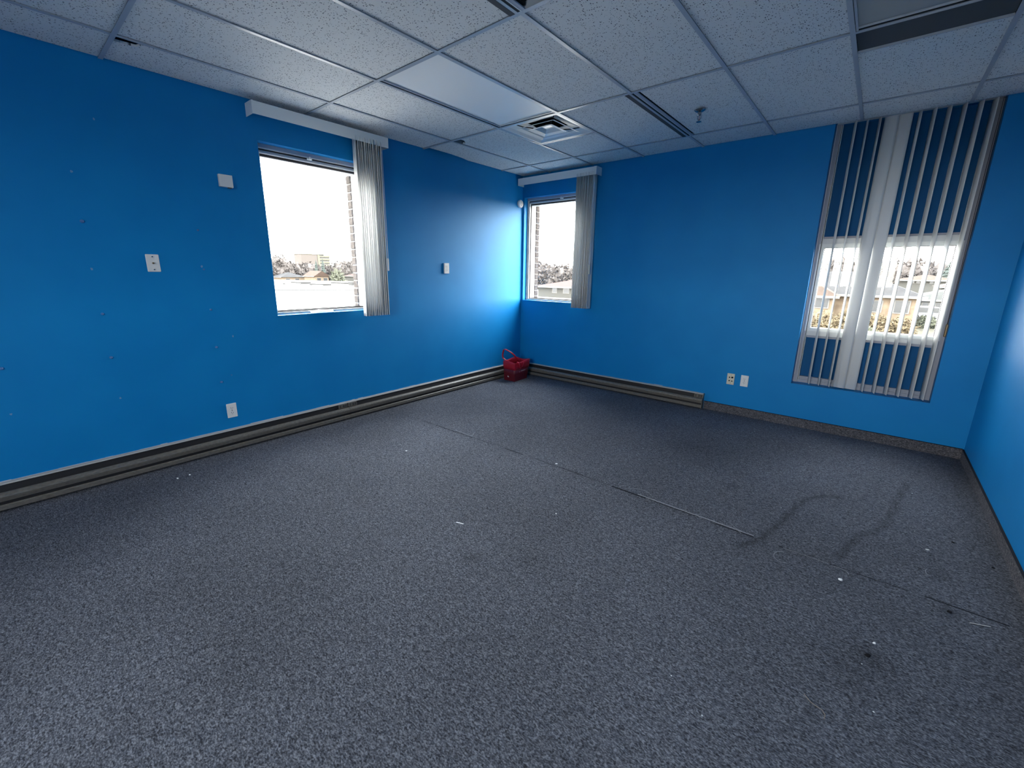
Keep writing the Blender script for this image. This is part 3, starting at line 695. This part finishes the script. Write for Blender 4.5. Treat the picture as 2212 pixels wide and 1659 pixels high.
# cable plate with two screws and a coax connector
r = thing('cable_plate', (0, -4.013, 1.441), 'white cable plate with centre connector on the left wall near the screw anchors', 'wall plate')
MB().cbox(0, .007, -4.049, -3.977, 1.384, 1.499, .0035).build('cover_plate', m_white, r)
for z in (.042, -.042): MB().lathe((.0065, -4.013, 1.441+z), [(.0045,0),(.0045,.006),(.003,.008),(.0002,.008)], 'x', 12).build('screw', m_chrome, r)
MB().lathe((.0065, -4.013, 1.441), [(.0065,0),(.0065,.004),(.0048,.004),(.0048,.012),(.0002,.012)], 'x', 12).build('coax_connector', m_brass, r)
# square box
r = thing('thermostat_box', (0, -3.510, 2.032), 'plain square off-white box high on the left wall beside the window', 'wall box')
MB().cbox(.004, .030, -3.554, -3.466, 1.990, 2.074, .002).build('cover', m_ivory if False else m_white, r)
MB().box(0, .006, -3.549, -3.471, 1.995, 2.069).box(.008, .026, -3.500, -3.476, 1.984, 1.991).build('back_plate', m_strip, r)
# corner detector
r = thing('motion_detector', (0, -.068, 2.282), 'small round white detector on the left wall by the corner', 'detector')
MB().lathe((0, -.068, 2.282), [(.046,0),(.046,.010),(.050,.012),(.050,.020),(.044,.030),(.028,.036),(.0005,.038)], 'x', 24).build('dome', m_white, r, smooth=True)
MB().lathe((.033, -.068, 2.262), [(.004,0),(.004,.005),(.0002,.005)], 'x', 10).build('indicator', m_black, r)

# screw anchors and marks left in the left wall
for y, z, rr in ((-4.321,1.682,.0075),(-3.725,1.676,.005),(-4.318,1.119,.006),(-3.721,1.111,.0055),(-3.722,.828,.0065),(-3.724,.554,.0065),(-4.321,.834,.0065),(-3.648,.596,.003),(-4.793,.837,.0065),(-3.725,1.403,.0045)):
    rr *= 1.3; MB().lathe((0, y, z), [(rr,0),(rr,rr*.7),(rr*.5,rr*1.3),(.0002,rr*1.4)], 'x', 12).build('screw_anchor', m_screw, wall_left, smooth=True)
for y, z in ((-4.804,.562),(-4.171,2.28),(-4.32,1.963),(-4.323,1.399),(-4.318,.554),(-3.735,1.424),(-3.60,.90)):
    k = 9; pts = [(y + .006*math.cos(2*math.pi*i/k)*random.uniform(.6,1.3), z + .008*math.sin(2*math.pi*i/k)*random.uniform(.6,1.3)) for i in range(k)]
    MB().prism(pts, .0, .0006, 'x').build('filler_patch', m_plaster, wall_left)
# ragged unpainted edge above the heaters
random.seed(12)
mb = MB()
y = -5.2
while y < -.1:
    l_ = random.uniform(.03, .14); h_ = random.choice((.001, .002, .003, .005)); mb.box(0, .0008, y, y+l_, .160, .1655+h_); y += l_
mb.build('unpainted_edge', mat('unpainted_plaster', (.42,.45,.50), .9, .2), wall_left)
mb = MB(); x = 1.3
while x < 2.45:
    l_ = random.uniform(.03, .10); h_ = random.choice((.0, .001, .002, .006 if 1.9 < x < 2.2 else .001)); mb.box(x, x+l_, -.0008, 0, .160, .1655+h_); x += l_
mb.build('unpainted_edge', mat('unpainted_plaster_back', (.30,.38,.50), .9, .2), wall_back)

# ------------------------------------------------------------------ paper on the left window ledge
pw = thing('paper_packet', (-.035, -2.855, 1.035), 'folded white paper lying on the ledge of the left window', 'paper')
vv = []; ff = []; k = 8
for j, x in enumerate((-.008, -.060)):
    for i in range(k+1):
        y = -2.965 + .21*i/k + (.02 if j else 0); vv.append((x, y, 1.037 + .007*math.sin(math.pi*i/k)**2 + (.014 if j else 0) + (.003 if i == 3 else 0)))
for i in range(k): ff.append((i, i+1, k+2+i, k+1+i))
MB().add(vv, ff).build('sheet', m_paper, pw, solid=.001)

# ------------------------------------------------------------------ red bag
bag = thing('tote_bag', (.22, -.37, 0), 'red fabric tote bag standing on the carpet in the corner', 'bag')
Bc = [(.140,-.505),(.318,-.508),(.300,-.225),(.122,-.235)]      # base corners: left-front, front, right-back, back-left
Tc = [(.125,-.515),(.330,-.520),(.345,-.215),(.110,-.215)]
def ring(z, t_, dent=0, k=8):
    pts = []
    for c_ in range(4):
        a = Vector(Bc[c_]).lerp(Vector(Tc[c_]), t_); b2 = Vector(Bc[(c_+1) % 4]).lerp(Vector(Tc[(c_+1) % 4]), t_)
        nrm = Vector(((b2-a).y, -(b2-a).x)).normalized()
        for i in range(k):
            s_ = i/k; p = a.lerp(b2, s_) + nrm*(dent*math.sin(math.pi*s_)*[.4,.8,-1.2,.5][c_] + .003*math.sin(9*s_+z*40+c_)*(t_ > .1))
            pts.append((p.x, p.y, z))
    return pts
zs = [0, .004, .05, .10, .155, .20, .235, .262]; rings_ = [ring(z, z/.262, .014*z/.262) for z in zs]
rings_[-1] = [(p[0], p[1], p[2] + .010*math.sin(i*.55) + (.008 if 16 <= i < 24 else 0)) for i, p in enumerate(rings_[-1])]
def bandmesh(rs, cap=False):
    mb = MB(); nn = len(rs[0]); vv = [q for r_i in rs for q in r_i]
    ff = [(j*nn+i, j*nn+(i+1) % nn, (j+1)*nn+(i+1) % nn, (j+1)*nn+i) for j in range(len(rs)-1) for i in range(nn)]
    if cap: ff.append(tuple(range(nn)))
    return mb.add(vv, ff)
bandmesh(rings_[:5], True).build('lower_body', m_bagdark, bag, smooth=True, solid=.003)
bandmesh(rings_[4:]).build('upper_band', m_bag, bag, smooth=True, solid=.003)
def strap(pts, name='handle', wv=(0, .012, 0)):
    vv = []; wv = Vector(wv)
    for p in pts: vv += [Vector(p) - wv, Vector(p) + wv]
    return MB().add(vv, [(2*i, 2*i+1, 2*i+3, 2*i+2) for i in range(len(pts)-1)]).build(name, m_bag, bag, smooth=True, solid=.003)
strap([(.135,-.46,.225),(.125,-.465,.262),(.100,-.47,.272),(.078,-.47,.290),(.074,-.47,.325),(.082,-.47,.365),(.094,-.47,.398),(.108,-.47,.408),(.135,-.465,.402),(.175,-.46,.388),(.215,-.45,.368),(.235,-.42,.335),(.25,-.38,.285),(.25,-.35,.235)], wv=(.007,.008,.003))
strap([(.322,-.49,.235),(.336,-.485,.262),(.352,-.475,.262),(.357,-.46,.235),(.350,-.44,.190),(.345,-.41,.165),(.350,-.385,.19),(.355,-.37,.235),(.345,-.36,.262),(.330,-.36,.245)], wv=(.0,.009,.003))
MB().lathe((.213, -.5085, .060), [(.0065,0),(.0065,-.003),(.012,-.003),(.012,0)], 'y', 16).build('ring_badge', m_print, bag)
mb = MB(); random.seed(2)                         # small white print on the long face
def fc(s_, z, off=.004):
    t_ = z/.262; a = Vector(Bc[1]).lerp(Vector(Tc[1]), t_); b2 = Vector(Bc[2]).lerp(Vector(Tc[2]), t_); p = a.lerp(b2, s_)
    nr = Vector(((b2-a).y, -(b2-a).x)).normalized(); p += nr*(.014*t_*math.sin(math.pi*s_)*.8 + off); return (p.x, p.y, z)
for s0, z0, s1, z1 in [(.30,.128,.32,.118),(.32,.118,.35,.120)] + [(.42+.035*i, .126+random.uniform(0,.004), .43+.035*i, .136-random.uniform(0,.004)) for i in range(9)] + [(.42+.035*i, .132, .445+.035*i, .134) for i in range(9)]:
    mb.tube([fc(s0, z0), fc(s1, z1)], .0011, 4)
mb.build('print', m_print, bag)['kind'] = 'stuff'

# ------------------------------------------------------------------ scraps on the carpet
def scrap(name, x, y, sx_, sy_, ang, label, m=m_scrap, h=.003, cat='scrap', k=7):
    pts = []
    for i in range(k):
        a = 2*math.pi*i/k; q = random.uniform(.75, 1.1); u, v_ = sx_*math.cos(a)*q, sy_*math.sin(a)*q
        pts.append((x + u*math.cos(ang) - v_*math.sin(ang), y + u*math.sin(ang) + v_*math.cos(ang)))
    n_ = len(pts); vv = [(p[0], p[1], .0005) for p in pts] + [(x + (p[0]-x)*.8, y + (p[1]-y)*.8, h*random.uniform(.7, 1.3)) for p in pts]
    o = MB().add(vv, [tuple(range(n_)), tuple(range(n_, 2*n_))] + [(i, (i+1) % n_, n_+(i+1) % n_, n_+i) for i in range(n_)]).build(name, m)
    return tag(o, label, cat)
random.seed(21)
scrap('paper_scrap', 2.138, -2.218, .012, .008, .8, 'bright white paper bit beside the seam, middle of the floor', m_paper)
scrap('paper_scrap', 1.095, -2.822, .011, .009, .2, 'grey-white lump on the carpet nearest the left heater joint')
scrap('paper_scrap', 3.873, -2.379, .010, .008, .4, 'cream paper bit just below the seam at the right', m_paper, .006)
scrap('paper_scrap', 4.210, -1.785, .009, .005, .2, 'small white flake nearest the right wall above the seam')
scrap('paper_scrap', 2.525, -2.796, .006, .005, .2, 'tiny white flake alone in the centre of the carpet', m_paper)
scrap('paper_scrap', .308, -4.150, .007, .006, 0, 'left one of two white crumbs near the left heater', m_paper, .006)
scrap('paper_scrap', .304, -4.080, .006, .005, 0, 'right one of two white crumbs near the left heater', m_paper, .006)
scrap('paper_scrap', 3.999, -2.744, .006, .005, .3, 'white crumb beside the black lint lump at lower right', m_paper, .005)
scrap('lint_lump', 3.981, -2.834, .011, .008, .6, 'black lint lump on the carpet at lower right', m_lint, .006, 'lint')
scrap('lint_lump', 4.246, -2.318, .009, .007, .3, 'black lint lump just below the seam near the right wall', m_lint, .005, 'lint')
scrap('lint_lump', 4.322, -1.603, .009, .006, .1, 'flat black lint above the seam near the right baseboard', m_lint, .004, 'lint')
scrap('lint_lump', 4.450, -1.765, .008, .006, .1, 'black lint lying against the right carpet baseboard', m_lint, .004, 'lint')
def stick(name, a, b2, hw, m, label):
    d = (Vector(b2) - Vector(a)).normalized(); nrm = Vector((-d.y, d.x))*hw
    pts = [Vector(a)+nrm, Vector(a)-nrm, Vector(b2)-nrm, Vector(b2)+nrm]
    return tag(MB().prism([(p.x, p.y) for p in pts], .0008, .0032, 'z').build(name, m), label, 'scrap')
stick('plastic_strip', (4.305,-2.346), (4.368,-2.320), .0016, mat('pale_strip', (.38,.38,.38), .5, .5), 'thin pale plastic strip on the carpet by the right wall')
stick('plastic_strip', (2.141,-3.252), (2.185,-3.238), .0026, m_paper, 'short white stick on the carpet left of centre')
tag(MB().tube([(3.815,-3.180,.003),(3.835,-3.200,.004),(3.850,-3.206,.005),(3.868,-3.208,.004),(3.878,-3.222,.003),(3.876,-3.240,.003)], .0015, 5).build('string_piece', m_straw), 'curled tan string lying in the lower right foreground', 'string')
mb = MB(); random.seed(5)
for x, y in [(3.545,-1.813),(4.101,-1.304),(4.223,-1.289),(.563,-3.998),(.539,-3.569),(4.192,-2.58),(4.182,-1.016),(2.60,-.13),(2.70,-.16),(2.78,-.17),(3.9,-.15),(4.05,-.2),(3.5,-.13),(1.4,-2.55),(1.9,-3.4),(3.1,-3.6),(4.33,-1.2),(4.0,-3.1)] + [(random.uniform(.3, 4.4), random.uniform(-4, -.3)) for _ in range(26)]:
    r1 = random.uniform(.0015, .0042)
    mb.add([(x-r1,y,.0006),(x,y-r1*.7,.0006),(x+r1,y,.0006),(x,y+r1,.0006),(x,y,.0006+r1*.8)], [(0,1,4),(1,2,4),(2,3,4),(3,0,4),(3,2,1,0)])
tag(mb.build('white_crumbs', m_scrap), 'white crumbs and lint specks strewn over the carpet', 'crumbs', kind='stuff')
mb = MB()
for _ in range(70):
    x, y = random.uniform(.2, 4.4), random.uniform(-3.6, -.2); r1 = random.uniform(.0015, .005)
    mb.add([(x-r1,y,.0006),(x,y-r1*.7,.0006),(x+r1,y,.0006),(x,y+r1,.0006),(x,y,.0006+r1*.6)], [(0,1,4),(1,2,4),(2,3,4),(3,0,4),(3,2,1,0)])
tag(mb.build('dark_crumbs', m_lint), 'dark crumbs and lint specks strewn over the carpet', 'crumbs', kind='stuff')

# ------------------------------------------------------------------ outdoors
GZ = -2.15
g_ = MB().box(-5, 260, T + .02, 320, GZ - .5, GZ).build('ground', m_soil); g_['kind'] = 'structure'
g_ = MB().box(-700, 300, -300, 700, GZ - 2.2, GZ - 1.9).build('far_ground', m_soil); g_['kind'] = 'structure'
g_ = MB().box(-2.9, 60, -70, YF-.4, GZ-2.0, GZ-1.85).build('added_bounce_slab', mat('pale_bounce_slab', (.33,.32,.30), .95, .1)); g_['kind'] = 'structure'  # unseen pale slab added to bounce light in through the rear window
def poly_slab(name, pts, z0, z1, m):
    return MB().prism(pts, z0, z1, 'z').build(name, m)
roof = poly_slab('flat_roof_building', [(-3,-60),(-3,-2),(-5,.6),(-5,30),(-20,62),(-91,52.8),(-119.7,44.4),(-190,22),(-190,-60)], -3.9, -1.62, m_gravel)
tag(roof, 'wide flat-roofed building with pale gravel below the left window', 'building')
def wallseg(mb, a, b2, hw, z0, z1):
    d = (Vector(b2)-Vector(a)).normalized(); nr = Vector((-d.y, d.x))*hw; ps = [Vector(a)+nr, Vector(a)-nr, Vector(b2)-nr, Vector(b2)+nr]
    mb.prism([(p.x, p.y) for p in ps], z0, z1, 'z'); return mb
wallseg(MB(), (-71,13.5), (-48,46), .25, -1.62, -1.52).build('roof_curb', m_parapet, roof)
wallseg(MB(), (-165,31), (-82,55.6), .4, -1.62, -1.25).build('parapet', m_gravel, roof)
for (x, y, sx_, sy_, h_) in ((-76,30,2.2,1.6,.55),(-73,33,1.2,1.2,.35),(-82,38,4,2.5,.30),(-80,44,1.3,1.3,.6),(-90,47,6,2,.3),(-88,35,5,1.5,.25),(-70,40,2.5,1.4,.35),(-95,40,5,2.2,.35)):
    mb = MB().box(x-sx_/2, x+sx_/2, y-sy_/2, y+sy_/2, -1.62, -1.62+h_).box(x-sx_/2-.05, x+sx_/2+.05, y-sy_/2-.05, y+sy_/2+.05, -1.62+h_, -1.62+h_+.05)
    mb.build('rooftop_unit', random.choice((m_gravel, m_parapet)), roof)

# apartment tower
tw = thing('apartment_tower', (-400, 194, -4), 'pinkish apartment tower on the skyline through the left window', 'building')
tw_x, y0_, y1_ = -400, 181.0, 208.5
MB().box(tw_x-14, tw_x, y0_, y0_+15.5, -4, 15.2).build('solid_wing', m_towb, tw)
MB().box(tw_x-14, tw_x-1.2, y0_+15.5, y1_, -4, 14.8).build('recessed_wing', m_towd, tw)
for k in range(7): MB().box(tw_x-1.3, tw_x+.4, y0_+16, y1_, -3+k*2.7, -1.9+k*2.7).build('balcony', m_towl, tw)
MB().box(tw_x-14.3, tw_x+.3, y0_-.3, y1_+.3, 15.2, 15.7).build('roof_slab', m_towl, tw)
MB().box(tw_x-.2, tw_x+.5, y0_+15.2, y0_+17.0, -4, 15).build('stair_shaft', m_towl, tw)

# trees
def far_tree(x, y, zb, h, rad, label, seed, m=m_tree1, n_tw=900, group=None):
    n_tw = int(n_tw*1.1)
    rnd = random.Random(seed); t = thing('bare_tree', (x, y, zb), label, 'tree', group)
    mb = MB().tube([(x, y, zb), (x+.02*h, y, zb+h*.35), (x-.01*h, y, zb+h*.75)], [h*.022, h*.015, h*.006], 6)
    for _ in range(9):
        a = rnd.uniform(0, 6.28); z = zb + h*rnd.uniform(.3, .65); e = rad*rnd.uniform(.5, .9)
        mb.tube([(x, y, z), (x+e*.5*math.cos(a), y+e*.5*math.sin(a), z+h*.12), (x+e*math.cos(a), y+e*math.sin(a), z+h*.26)], [h*.009, h*.006, h*.002], 4)
    mb.build('trunk', m_farbark, t)
    tm = MB(); nu, nv = 16, 9; ring0 = len(tm.v)
    def lump(u, v_): return 1 + .16*math.sin(3*u + seed) * math.sin(v_*2) + .10*math.sin(7*u + 2*seed + 3*v_) + rnd.uniform(-.05, .05)
    bv = [(x, y, zb + h*.14)]
    for jv in range(1, nv):
        v_ = math.pi*jv/nv
        for iu in range(nu):
            u = 2*math.pi*iu/nu; q = lump(u, v_)
            bv.append((x + .86*rad*q*math.sin(v_)*math.cos(u), y + .86*rad*q*math.sin(v_)*math.sin(u), zb + h*.55 - h*.41*math.cos(v_)*q))
    bv.append((x, y, zb + h*.95)); last = len(bv) - 1
    bf = [(0, 1+(iu+1) % nu, 1+iu) for iu in range(nu)] + [(1+jv*nu+iu, 1+jv*nu+(iu+1) % nu, 1+(jv+1)*nu+(iu+1) % nu, 1+(jv+1)*nu+iu) for jv in range(nv-2) for iu in range(nu)] + [(last, 1+(nv-2)*nu+iu, 1+(nv-2)*nu+(iu+1) % nu) for iu in range(nu)]
    tm.add(bv, bf)
    for _ in range(n_tw):
        while True:
            p = Vector((rnd.uniform(-1, 1), rnd.uniform(-1, 1), rnd.uniform(-1, 1)))
            if p.length < 1: break
        lob = 1 + .22*math.sin(5*math.atan2(p.y, p.x)+seed)*math.cos(3*p.z+seed)
        c_ = Vector((x + p.x*rad*lob, y + p.y*rad*lob, zb + h*.56 + p.z*h*.44*lob))
        d = Vector((rnd.gauss(0, 1), rnd.gauss(0, 1), rnd.gauss(.5, 1))).normalized()*rad*rnd.uniform(.12, .3); s2 = d.cross(Vector((rnd.gauss(0,1), rnd.gauss(0,1), rnd.gauss(0,1)))).normalized()*rad*.085
        tm.add([c_-s2, c_+s2, c_+d], [(0, 1, 2)])
    tm.build('twigs', m, t)
    return t
def conifer(x, y, zb, h, rad, label, seed, lean=.0):
    rnd = random.Random(seed); t = thing('conifer', (x, y, zb), label, 'tree')
    MB().tube([(x, y, zb), (x, y, zb+h*.95)], [h*.02, h*.004], 6).build('trunk', m_bark, t)
    mb = MB(); L_ = 13
    for k in range(L_):
        z = zb + h*(.08 + .88*k/L_); r1 = rad*(1 - k/L_)**.85 + rad*.05; n_ = 14
        ring_ = []
        for i in range(n_):
            a = 2*math.pi*i/n_ + k; q = r1*(1 if i % 2 else .62)*rnd.uniform(.8, 1.2); ring_.append((x+q*math.cos(a), y+q*math.sin(a), z - h*.03*(1 if i % 2 else 0)))
        mb.add([(x, y, z + h*.12)] + ring_, [(0, 1+i, 1+(i+1) % n_) for i in range(n_)])
    mb.build('foliage', m_tree2, t); return t
# row behind the flat roof (left window): base z, positions from the layout of the skyline
rows = [(-130,45,6.5,5.5,'leftmost pale bare tree seen through the left window'),(-130,50.5,9.0,5.0,'tall bare tree at the left edge of the left window view'),(-132,55.5,7.2,4.2,'rounded bare tree left of the apartment tower'),
        (-134,60.5,7.6,4.6,'bare tree in front of the apartment tower, left half'),(-136,66,6.8,4.2,'bare tree in front of the apartment tower, right half'),(-130,70,8.3,5.0,'broad bare tree right of the apartment tower'),(-131,76,8.8,5.4,'bare tree beside the tall conifer by the blind')]
for i, (x, y, h_, rd, lab) in enumerate(rows): far_tree(x, y, -4.05, h_, rd*.8, lab, 40+i, n_tw=1500)
for i, (x, y, h_, rd) in enumerate(((-137,48,6,5),(-137,53.5,6.3,5),(-138,58,6.2,5),(-138,64,6.2,5),(-137,70,6.5,5),(-137,75,7,5),(-137,81,8,5))):
    far_tree(x, y, -4.05, h_, rd, 'low bare tree in the second row behind the flat roof', 70+i, n_tw=1300, group='second row of bare trees beyond the flat roof')
conifer(-120, 56.2, -4.05, 8.3, 1.4, 'narrow dark conifer in front of the apartment tower, left one', 1)
conifer(-120, 58.2, -4.05, 8.8, 1.5, 'narrow dark conifer in front of the apartment tower, right one', 2)
conifer(-125, 72.3, -4.05, 11.0, 2.6, 'tall grey-green conifer at the right edge of the left window view', 3)
def bush(name, x, y, zb, rx, rz, m, label, seed, n_=700, group=None):
    rnd = random.Random(seed); mb = MB()
    for _ in range(n_):
        while True:
            p = Vector((rnd.uniform(-1, 1), rnd.uniform(-1, 1), rnd.uniform(0, 1)))
            if p.length < 1: break
        c_ = Vector((x+p.x*rx, y+p.y*rx*.8, zb+p.z*rz)); d = Vector((rnd.gauss(0,1), rnd.gauss(0,1), rnd.gauss(.6,1))).normalized()*rz*rnd.uniform(.1, .3)
        s2 = d.cross(Vector((rnd.gauss(0,1), rnd.gauss(0,1), rnd.gauss(0,1)))).normalized()*rz*.05; mb.add([c_-s2, c_+s2, c_+d], [(0,1,2)])
    return tag(mb.build(name, m), label, 'bush', group)
bush('shrub', -105, 54.2, -4.0, 2.1, 5.2, m_bushg, 'rounded pale green shrub beside the tan-roofed house, left window', 9, 1600)

# generic house
def house(x0, x1, y0, y1, zb, ze, zr, m_w, m_r, label, hip=1.0, ov=.35, wins=(), side='y', gable=False, tall=None):
    t = thing('house', ((x0+x1)/2, (y0+y1)/2, zb), label, 'building')
    MB().box(x0, x1, y0, y1, zb, ze).build('walls', m_w, t)
    a, b2, c, d = x0-ov, x1+ov, y0-ov, y1+ov; yc = (c+d)/2; xc = (a+b2)/2; dep = min(d-c, b2-a)/2
    if b2-a >= d-c: r1, r2 = (a+(0 if gable else dep*hip), yc, zr), (b2-(0 if gable else dep*hip), yc, zr)
    else: r1, r2 = (xc, c+(0 if gable else dep*hip), zr), (xc, d-(0 if gable else dep*hip), zr)
    vv = [(a,c,ze),(b2,c,ze),(b2,d,ze),(a,d,ze), r1, r2]
    if b2-a >= d-c: ff = [(0,1,5,4),(1,2,5),(2,3,4,5),(3,0,4),(0,3,2,1)]
    else: ff = [(0,1,4),(1,2,5,4),(2,3,5),(3,0,4,5),(0,3,2,1)]
    MB().add(vv, ff).build('roof', m_r, t)
    MB().box(a, b2, c-.04, c, ze-.12, ze+.04).build('eave', m_trimw, t)
    for (u0, u1, z0, z1) in wins:
        if side == 'y':
            f = MB().box(u0-.07, u1+.07, y0-.05, y0, z0-.07, z1+.07).build('window', m_trimw, t); MB().box(u0, u1, y0-.06, y0-.04, z0, z1).box(u0, (u0+u1)/2-.03, y0-.065, y0-.05, z0, z1).build('pane', m_hglass, f)
        else:
            f = MB().box(x1, x1+.05, u0-.07, u1+.07, z0-.07, z1+.07).build('window', m_trimw, t); MB().box(x1+.04, x1+.06, u0, u1, z0, z1).build('pane', m_hglass, f)
    return t
# seen through the left window
house(-116, -110, 50.6, 54.4, -4.05, -.25, 1.15, m_hbrick, m_roof_t, 'small tan-roofed house below the conifers, left window', side='x', gable=True, wins=((51.2,52.2,-1.7,-.7),(53,54,-1.7,-.7)))
house(-126, -119, 46, 52.5, -4.05, -.6, .7, m_hbrick, m_roof_g, 'low grey-roofed house left of the tan-roofed one', side='x', wins=((47,48,-1.9,-1.0),(49.5,50.5,-1.9,-1.0)))
house(-124, -116, 66.5, 74, -4.05, -.35, .9, m_siding, m_roof_p, 'pink-roofed house at the right of the left window view', side='x', wins=((68,69,-1.5,-.7),(71,72,-1.5,-.7)))
# seen through the corner window
house(-29.5, -19, 40.5, 47, -4, -.30, .55, m_siding, m_roof_p, 'pale bungalow with boarded windows seen through the corner window', wins=((-27.2,-26.6,-1.0,-.45),(-25.6,-24.8,-1.0,-.45),(-24.4,-23.8,-1.0,-.45)), ov=.5)
for i, (x, y, h_, rd, lab) in enumerate(((-58.5,80,7.6,4.4,'bare tree at the left of the corner window view'),(-52.5,80,6.9,4.2,'bare tree in the middle of the corner window view'),(-47,80,6.4,4.0,'bare tree behind the stacked blind of the corner window'))):
    far_tree(x, y, -4.05, h_, rd, lab, 100+i, n_tw=1500)
# seen through the right-hand window
house(-9, 6.05, 34.3, 42, GZ, .12, 1.75, m_hbrick, m_roof_g, 'brick bungalow with a dark grey hipped roof, right-hand window', wins=((2.6,4.2,-.95,-.25),(4.9,5.6,-.95,-.2)), hip=.9)
house(-8, 1.6, 32.6, 36.0, GZ, .02, 1.02, m_hbrick, m_roof_t, 'tan-roofed front wing of the brick bungalow', wins=((.45,1.35,-.75,-.10),(-1.5,-.6,-.75,-.10)), hip=.9)
house(6.5, 16, 50, 58, GZ-.2, -.62, .75, m_siding, m_roof_l, 'pale house with light grey roof right of the brick bungalow', wins=((7.2,7.6,-1.5,-.9),(8.1,8.5,-1.4,-.85),(9.3,10.2,-1.5,-.9)))
house(5.9, 11.6, 76, 83, GZ, .95, 1.75, m_siding, m_roof_t, 'distant house with tan roof and two pairs of windows', wins=((7.2,7.5,.60,.85),(7.75,8.05,.60,.85),(9.1,9.35,.60,.85),(9.55,9.8,.60,.85)))
house(9.2, 14, 63, 69, GZ, .35, 1.15, m_siding, m_roof_p, 'pink-roofed house at the far right of the right-hand window')
for i, (x, y, h_, rd, lab) in enumerate(((-1.5,78,5.6,4.0,'bare tree at the left of the right-hand window view'),(2.6,82,5.4,3.4,'bare tree behind the wide middle vanes'),(4.6,90,5.6,4.2,'bare brown tree rising over the brick bungalow'),(7.4,92,5.7,4.0,'bare brown tree behind the distant tan-roofed house'))):
    far_tree(x, y, GZ, h_, rd, lab, 130+i, n_tw=1700)
for i, (x, y, h_, rd) in enumerate(((0.5,95,4.6,4.5),(5.5,99,4.9,4.5),(10.5,98,5.0,4.5),(13,101,5.0,3.5))):
    far_tree(x, y, GZ, h_, rd, 'low bare tree in the back row beyond the houses', 150+i, n_tw=1300, group='back row of bare trees beyond the houses')
conifer(11.2, 80, GZ, 6.2, 2.6, 'grey-green conifer at the right edge of the right-hand window view', 5)
# twiggy young tree by the left jamb, bushes in front of the bungalow
def twig_tree(x, y, zb, h, label, seed):
    rnd = random.Random(seed); mb = MB()
    def grow(p, d, L_, r1, dep):
        q = p + d*L_; mb.tube([p, p.lerp(q, .5) + Vector((rnd.gauss(0,.03), 0, rnd.gauss(0,.03)))*L_, q], [r1, r1*.8, r1*.6], 4)
        if dep:
            for _ in range(3):
                nd = (d + Vector((rnd.gauss(0,.5), rnd.gauss(0,.5), rnd.gauss(.15,.3)))).normalized(); grow(q, nd, L_*rnd.uniform(.6,.8), r1*.55, dep-1)
    grow(Vector((x, y, zb)), Vector((0, 0, 1)), h*.34, h*.012, 4)
    return tag(mb.build('bare_sapling', m_bark), label, 'tree')
twig_tree(.55, 26, GZ, 1.9, 'bare sapling in front of the tan-roofed wing', 4)
twig_tree(1.9, 70, GZ, 6.2, 'thin bare tree standing above the left roofline', 8)
twig_tree(5.0, 72, GZ, 5.6, 'thin bare tree standing above the bungalow roof ridge', 9)
for i, (x, y, rx, rz, m_, lab) in enumerate(((1.4,30.5,.9,1.25,m_bush,'dry brown bush below the tan-roofed wing'),(2.7,31.5,1.0,1.35,m_bush,'dry brown bush behind the wide middle vanes'),(4.1,31.5,.9,1.15,m_bush,'straw-coloured bush in front of the brick wall'),
      (5.3,31.5,.8,1.1,m_bush,'straw-coloured bush at the right corner of the bungalow'),(3.7,29.5,.7,.55,m_bushg,'low green bush in front of the straw-coloured bushes'),(6.8,38,.9,.9,m_bushg,'yellow-green bush right of the bungalow'),(0.1,30.5,.8,1.1,m_bush,'dry bush at the left edge of the right-hand window view'))):
    bush('shrub', x, y, GZ, rx, rz, m_, lab, 60+i, 900)
g_ = MB().box(-5, 60, 24, 27.5, GZ, GZ+.02).build('road', m_asph); g_['kind'] = 'structure'
g_ = MB().box(-5, 60, 27.5, 28.9, GZ, GZ+.04).build('sidewalk', m_gravel); g_['kind'] = 'structure'
def car(x, y, z, ang, m, label):
    t = thing('car', (x, y, z), label, 'car'); L_ = 4.3
    body = MB().prism([(-2.15,.25),(2.15,.25),(2.15,.65),(1.95,.85),(1.1,.92),(.5,1.35),(-.9,1.38),(-1.6,.95),(-2.1,.9)], -.85, .85, 'y').build('body', m, None)
    gls = MB().prism([(.98,.95),(.45,1.30),(-.85,1.32),(-1.45,.97)], -.86, .86, 'y').build('windows', m_hglass, None)
    ps = [body, gls]
    for wx in (-1.35, 1.35):
        for wy in (-.87, .69): ps.append(MB().cyl((wx, wy, .32), .32, .18, 'y', 16).build('wheel', m_tyre, None))
    for q in ps: q.parent = t
    t.rotation_euler = (0, 0, ang); return t
car(6.9, 41, GZ, .3, m_car, 'grey car parked right of the brick bungalow')
